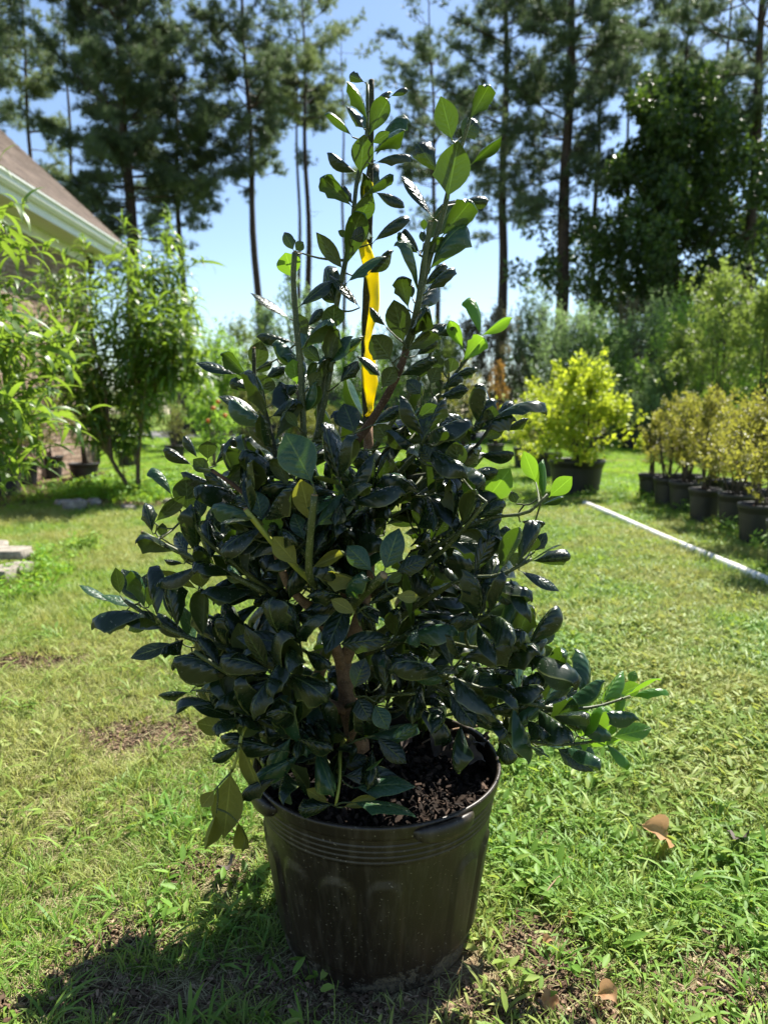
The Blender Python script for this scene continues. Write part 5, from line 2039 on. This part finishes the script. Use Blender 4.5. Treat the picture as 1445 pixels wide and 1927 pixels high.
mk('foliage', gF['m'], M_LEAF, holly, kind='stuff')
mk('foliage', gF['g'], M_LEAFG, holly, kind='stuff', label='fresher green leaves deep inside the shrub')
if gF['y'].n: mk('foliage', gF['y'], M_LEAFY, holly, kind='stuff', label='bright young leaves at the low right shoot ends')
mk('twigs', gtw, M_STEM, holly, kind='stuff')
print('holly leaves', NHERO, len(ok))

# ------------------------------------------------------------------ yellow ribbon
def ribbon_mat():
    m, nt, out = new_mat('yellow_ribbon')
    N = NT(nt)
    vec = N.n('ShaderNodeTexCoord').outputs['Object']
    c = N.mix(N.noise(20, 3, .5, vec), (.90, .74, .0), (.95, .82, .005))
    b_ = N.bsdf(c, .38, .4, N.bump(N.noise(35, 2, .5, vec), .25, .003))
    t = N.n('ShaderNodeBsdfTranslucent'); N.put(t.inputs[0], (.98, .84, .0))
    mx = N.n('ShaderNodeMixShader'); mx.inputs[0].default_value = .5
    nt.links.new(b_, mx.inputs[1]); nt.links.new(t.outputs[0], mx.inputs[2]); nt.links.new(mx.outputs[0], out.inputs[0])
    return m


rows = [(350, 679, 683), (385, 680, 684), (420, 681, 688), (452, 673, 687), (470, 676, 697), (490, 681, 704), (510, 687, 710), (530, 692, 711), (560, 697, 712), (580, 695, 711), (600, 693, 706),
        (622, 690, 699), (640, 686, 695), (660, 688, 704), (690, 681, 704), (720, 683, 709), (742, 687, 704), (760, 691, 700), (778, 695, 699)]
gr_ = Geo(); vv = []
ya = np.array([a[0] for a in rows])
for y_ in np.linspace(350, 778, 70):
    xl = np.interp(y_, ya, [a[1] for a in rows]) - 1; xr = np.interp(y_, ya, [a[2] for a in rows]) + 2.5
    full = 24.0
    dep = math.sqrt(max(0, full ** 2 - (xr - xl) ** 2)) / FPX * 1.3
    sgn = math.sin(y_ / 48.0)
    for j in range(7):
        u = j / 6 * 2 - 1
        vv.append(W((xl + xr) / 2 + (xr - xl) / 2 * u, y_, 1.315 - dep * .5 * u * (1 if sgn > 0 else -1) * min(1, abs(sgn) * 3) - .004 * (1 - u * u)))
gr_.add(np.array(vv), grid_faces(70, 7))
rb = mk('flagging_ribbon', gr_, ribbon_mat(), base=W(690, 600, 1.315))
tag(rb, 'bright yellow flagging ribbon hanging twisted down the main stem of the holly', 'ribbon')
kn = Geo()
for yk, rk in ((780, .0098), (352, .0068)):
    c = W(693 if yk > 500 else 694, yk, 1.33)
    vk, fk = lathe([(rk, c[2] - .006), (rk + .0012, c[2] - .002), (rk + .0008, c[2] + .003), (rk + .001, c[2] + .007)], 20, (c[0], c[1]))
    kn.add(vk, fk)
    kn.add(*tube(np.array([c + [-.004, -rk - .001, -.002], c + [.002, -rk - .006, .002], c + [.007, -rk - .002, .0]]), [.003, .0042, .002], 7))
mk('knot', kn, rb.data.materials[0], rb)
md = rb.modifiers.new('thickness', 'SOLIDIFY'); md.thickness = .0004

# ================================================================== grass and weeds
def grass_mat(name, g1, g2, y1, y2, tw=.35, ysc=1.3, ylo=.45, yhi=.62, tr=(.36, .50, .06)):
    m, nt, out = new_mat(name)
    N = NT(nt)
    rnd = N.n('ShaderNodeObjectInfo').outputs['Random']
    at = N.n('ShaderNodeAttribute', attribute_name='var').outputs['Fac']
    r_ = N.math('FRACT', N.math('ADD', rnd, at))
    p = N.pos()
    a = N.mix(r_, g1, g2); b_ = N.mix(r_, y1, y2)
    f = N.math('ADD', N.maprange(N.noise(ysc, 4, .6, p), ylo, yhi, 0, .8), N.math('MULTIPLY_ADD', N.maprange(r_, .8, .95), .35, 0))
    c = N.mix(f, a, b_)
    bs = N.bsdf(c, .55, .3)
    t = N.n('ShaderNodeBsdfTranslucent'); N.put(t.inputs[0], N.mix(f, tr, (.42, .40, .12)))
    mx = N.n('ShaderNodeMixShader'); mx.inputs[0].default_value = tw
    nt.links.new(bs, mx.inputs[1]); nt.links.new(t.outputs[0], mx.inputs[2]); nt.links.new(mx.outputs[0], out.inputs[0])
    return m


M_G1 = grass_mat('crabgrass', (.072, .175, .020), (.17, .31, .040), (.19, .26, .042), (.31, .33, .09))
M_G2 = grass_mat('fine_grass', (.080, .175, .024), (.18, .30, .045), (.22, .26, .052), (.38, .38, .13), ylo=.42, yhi=.56)
M_G3 = foliage_mat('straw_clippings', (.16, .14, .06), (.42, .36, .20), (.30, .28, .10), .2, .7, .3)
M_G4 = grass_mat('lush_grass', (.080, .205, .014), (.17, .34, .025), (.17, .28, .03), (.25, .34, .05), ylo=.5, yhi=.7, tr=(.38, .60, .04))


def blades(n, spread, Lr, wr, lean, seed, seg=4, flatv=False, droop=.8):
    r = np.random.default_rng(seed)
    g_ = Geo()
    for i in range(n):
        a = r.uniform(0, 2 * PI); q = spread * math.sqrt(r.random())
        b0 = np.array([q * math.cos(a), q * math.sin(a), -.003])
        az = a + r.normal() * .9
        L = r.uniform(*Lr); w = r.uniform(*wr)
        th0 = r.uniform(*lean)            # angle from vertical
        P = [b0]; th = th0
        d_h = np.array([math.cos(az), math.sin(az), 0])
        side = np.array([-math.sin(az), math.cos(az), 0]) * 1.0
        side = unit(side + np.array([0, 0, r.normal() * .25]))
        for k in range(seg):
            P.append(P[-1] + (d_h * math.sin(th) + np.array([0, 0, math.cos(th)])) * L / seg)
            th = min(th + droop * r.uniform(.5, 1.2) / seg * 1.6, 1.62 + .3 * r.random())
        if P[-1][2] < .001: P = [p + np.array([0, 0, max(0, .003 - p[2]) * (k_ > 0)]) for k_, p in enumerate(P)]
        ws = w / 2 * np.array([.7] + [1.0] * (seg - 1) + [.08]) * np.linspace(1, .75, seg + 1)
        v = []
        for k in range(seg + 1):
            v += [P[k] - side * ws[k], P[k] + side * ws[k]]
        g_.add(np.array(v), grid_faces(seg + 1, 2), None, r.random())
    return g_


def leafy(n, spread, Lr, seed, hgt=(.01, .03)):
    r = np.random.default_rng(seed)
    g_ = Geo()
    for i in range(n):
        a = r.uniform(0, 2 * PI); q = spread * math.sqrt(r.random())
        az = r.uniform(0, 2 * PI); el = r.uniform(-.1, .7)
        d = np.array([math.cos(az) * math.cos(el), math.sin(az) * math.cos(el), math.sin(el)])
        M = frames(d[None], np.array([[0, 0, 1.0]]) + r.normal(size=(1, 3)) * .3) * (r.uniform(*Lr) * np.array([.62, 1, 1]))
        scatter(g_, OVAL, M, np.array([[q * math.cos(a), q * math.sin(a), r.uniform(*hgt)]]), np.array([r.random()]))
        if i % 2 == 0:
            b0 = np.array([q * math.cos(a), q * math.sin(a), hgt[1]])
            g_.add(*[x for x in tube(np.array([b0 * [.3, .3, 0], b0 * [.8, .8, .8], b0]), .0008, 3, cap=False)][:2])
    return g_


def chips(n, spread, seed):
    r = np.random.default_rng(seed)
    g_ = Geo()
    v, f = box(-.5, .5, -.5, .5, -.5, .5, .14)
    L = np.stack([r.normal(size=n) * spread * .5, r.normal(size=n) * spread * .5, r.uniform(0, .004, n)], -1)
    M = frames(unit(r.normal(size=(n, 3)) * np.array([1, 1, .25])), np.array([0, 0, 1.0]) + r.normal(size=(n, 3)) * .4) * (r.uniform(.3, 1.2, (n, 1, 3)) * np.array([.007, .014, .003]))
    scatter(g_, (v, f, np.zeros((len(v), 2))), M, L, r.random(n) ** 1.5)
    return g_


M_CLOD = foliage_mat('soil_crumbs', (.07, .042, .026), (.36, .25, .165), (.1, .07, .04), .02, .9, .15)
TC = bpy.data.collections.new('grass_tufts')
TI = {}


def tmpl(key, geo, mat):
    me = geo.mesh('tuft'); me.materials.append(mat)
    o = bpy.data.objects.new('tuft_%02d' % len(TI), me)
    TC.objects.link(o)
    TI[key] = len(TI)


for k in range(3): tmpl('crab%d' % k, blades(11, .022, (.035, .085), (.0045, .0085), (.35, 1.25), 500 + k), M_G1)
for k in range(3): tmpl('fine%d' % k, blades(34, .040, (.022, .055), (.0016, .0030), (.1, 1.2), 510 + k, 3), M_G2)
for k in range(2): tmpl('straw%d' % k, blades(30, .05, (.02, .07), (.0011, .0024), (1.2, 1.6), 520 + k, 2, droop=.2), M_G3)
for k in range(2): tmpl('weed%d' % k, leafy(9, .035, (.018, .036), 530 + k), M_G1)
for k in range(2): tmpl('patch%d' % k, blades(85, .15, (.030, .065), (.0050, .0085), (.1, 1.1), 540 + k, 2), M_G4)
for k in range(2): tmpl('patchy%d' % k, blades(85, .14, (.025, .050), (.0035, .0060), (.2, 1.3), 550 + k, 2), M_G2)
for k in range(2): tmpl('tall%d' % k, blades(18, .05, (.10, .24), (.006, .013), (.05, .8), 560 + k, 5, droop=1.1), M_G4)
for k in range(2): tmpl('leafy%d' % k, leafy(34, .10, (.03, .06), 570 + k, (.02, .16)), M_G4)
for k in range(2): tmpl('chip%d' % k, chips(26, .05, 590 + k), M_CLOD)
tmpl('long0', blades(7, .02, (.08, .16), (.0045, .0080), (.4, 1.1), 580, 6, droop=1.3), M_G1)

pts, rots, scls, idxs = [], [], [], []
rg = np.random.default_rng(99)


def lumps(x, y, s, o=0.0):
    return (np.sin(x * s + 1.3 + o) * np.cos(y * s * 1.13 + .4 + o) + np.sin(x * s * 2.3 + y * s * 1.7 + o)) * .25 + .5


def sow(n, y0, y1, keys, s=(.7, 1.2), xr=None, yr=None, keep=None, tiltv=.12, allow_bare=.10):
    if xr is None:
        y = np.sqrt(rg.random(n) * (y1 ** 2 - y0 ** 2) + y0 ** 2)
        x = (rg.random(n) * 2 - 1) * (y * .60 + .35)
    else:
        x = rg.uniform(xr[0], xr[1], n); y = rg.uniform(yr[0], yr[1], n)
    ok_ = np.hypot(x - CXP, y - CYP) > .188
    ok_ &= rg.random(n) > bare(x, y) * (1 - allow_bare)
    ok_ &= ~((x < -4.7) & (y < 12.7)) & (y < 27.0)
    if keep is not None: ok_ &= keep(x, y) > rg.random(n)
    x, y = x[ok_], y[ok_]
    m_ = len(x)
    pts.append(np.stack([x, y, ground_h(x, y)], -1))
    rots.append(np.stack([rg.normal(size=m_) * tiltv, rg.normal(size=m_) * tiltv, rg.uniform(0, 2 * PI, m_)], -1))
    scls.append(rg.uniform(s[0], s[1], m_))
    idxs.append(rg.choice([TI[k] for k in keys], m_))


F3, C3, S2, W2 = ['fine0', 'fine1', 'fine2'], ['crab0', 'crab1', 'crab2'], ['straw0', 'straw1'], ['weed0', 'weed1']
rightish = lambda x, y: np.clip(.35 + .9 * x + .5 * lumps(x, y, 2.6), .08, 1)
leftish = lambda x, y: 1 - .75 * rightish(x, y)
sow(8200, .85, 3.2, F3, (.6, 1.15))
sow(8600, .85, 3.2, C3, (.55, 1.05), keep=rightish)
sow(6200, .85, 3.2, W2, (.7, 1.25), keep=lambda x, y: rightish(x, y) * lumps(x, y, 5))
sow(3600, .85, 3.2, S2, (.6, 1.2), keep=lambda x, y: np.clip(-.1 - 1.4 * x, 0, 1), tiltv=.05)
sow(3000, .85, 3.2, S2, (.6, 1.2), allow_bare=.9, keep=lambda x, y: np.clip(lumps(x, y, 3.1, 2) * 1.3 + .1, 0, 1), tiltv=.05)
barep = lambda x, y: np.clip(bare(x, y) * 1.3, 0, 1)
sow(9000, .85, 3.4, ['chip0', 'chip1'], (.6, 1.4), allow_bare=1.0, keep=barep)
sow(5000, .85, 3.4, S2, (.5, 1.0), allow_bare=1.0, keep=barep, tiltv=.05)
sow(4000, 0, 0, ['chip0', 'chip1'], (1, 3), xr=(-5, -2), yr=(7, 12), allow_bare=1.0, keep=barep)
sow(420, .9, 3.2, ['long0'], (.5, 1.0))
sow(22000, 3.2, 8.5, F3, (.9, 1.6))
sow(15000, 3.2, 8.5, C3 + W2, (.8, 1.3), keep=rightish)
sow(4000, 3.2, 8.5, S2, (.9, 1.6), keep=lambda x, y: lumps(x, y, 1.8, 1), tiltv=.05)
sow(9500, 7.0, 16, ['patchy0', 'patchy1', 'patch0'], (.7, 1.1))
sow(14000, 8.0, 27, ['patch0', 'patch1'], (.8, 1.4))
# tall weeds: peach bed, along the pots, by the stones
sow(700, 0, 0, ['tall0', 'tall1', 'leafy0', 'leafy1'], (.6, 1.3), xr=(-4.0, -2.0), yr=(7.5, 10.2), allow_bare=.35)
sow(120, 0, 0, ['leafy0', 'leafy1'], (.6, 1.1), xr=(-3.6, -2.9), yr=(7.7, 8.8))
sow(150, 0, 0, ['tall0', 'tall1', 'leafy0'], (.4, .8), xr=(-2.35, -1.75), yr=(3.6, 5.2), keep=lambda x, y: np.clip((x < -1.88 - .12 * (y - 4)) * 1.0, 0, 1))
sow(420, 0, 0, ['tall0', 'tall1', 'leafy0', 'leafy1'], (.35, .95), xr=(1.9, 3.9), yr=(4.7, 8.6),
    keep=lambda x, y: np.exp(-((x - (3.05 - (y - 5.2) * .12)) / .45) ** 2) * .9)
sow(260, 0, 0, ['tall0', 'tall1', 'leafy0'], (.5, 1.0), xr=(-3.5, -.5), yr=(9.5, 15))
sow(200, 0, 0, ['tall0', 'patch0'], (.5, .8), xr=(1.6, 3.4), yr=(8.8, 9.8))
pts = np.concatenate(pts); rots = np.concatenate(rots); scls = np.concatenate(scls); idxs = np.concatenate(idxs)
me = bpy.data.meshes.new('grass')
me.vertices.add(len(pts)); me.vertices.foreach_set('co', pts.ravel())
a = me.attributes.new('rot', 'FLOAT_VECTOR', 'POINT'); a.data.foreach_set('vector', rots.ravel())
a = me.attributes.new('scl', 'FLOAT', 'POINT'); a.data.foreach_set('value', scls)
a = me.attributes.new('idx', 'INT', 'POINT'); a.data.foreach_set('value', idxs.astype(np.int32))
me.update()
go = bpy.data.objects.new('grass', me); COL.objects.link(go)
tag(go, 'lawn of mixed crabgrass, fine blades, weeds and straw clippings', 'grass', kind='stuff')
ng = bpy.data.node_groups.new('grass', 'GeometryNodeTree')
ng.interface.new_socket('Geometry', in_out='INPUT', socket_type='NodeSocketGeometry')
ng.interface.new_socket('Geometry', in_out='OUTPUT', socket_type='NodeSocketGeometry')
gi = ng.nodes.new('NodeGroupInput'); gout = ng.nodes.new('NodeGroupOutput')
m2p = ng.nodes.new('GeometryNodeMeshToPoints')
iop = ng.nodes.new('GeometryNodeInstanceOnPoints')
ci = ng.nodes.new('GeometryNodeCollectionInfo')
ci.inputs['Collection'].default_value = TC
ci.inputs['Separate Children'].default_value = True
ci.inputs['Reset Children'].default_value = True


def named(n, t):
    x = ng.nodes.new('GeometryNodeInputNamedAttribute'); x.data_type = t; x.inputs[0].default_value = n
    return x.outputs[0]


iop.inputs['Pick Instance'].default_value = True
e2r = ng.nodes.new('FunctionNodeEulerToRotation')
ng.links.new(named('rot', 'FLOAT_VECTOR'), e2r.inputs[0])
ng.links.new(gi.outputs[0], m2p.inputs[0])
ng.links.new(m2p.outputs[0], iop.inputs['Points'])
ng.links.new(ci.outputs[0], iop.inputs['Instance'])
ng.links.new(named('idx', 'INT'), iop.inputs['Instance Index'])
ng.links.new(e2r.outputs[0], iop.inputs['Rotation'])
ng.links.new(named('scl', 'FLOAT'), iop.inputs['Scale'])
ng.links.new(iop.outputs[0], gout.inputs[0])
md = go.modifiers.new('grass', 'NODES'); md.node_group = ng
print('grass instances', len(pts))
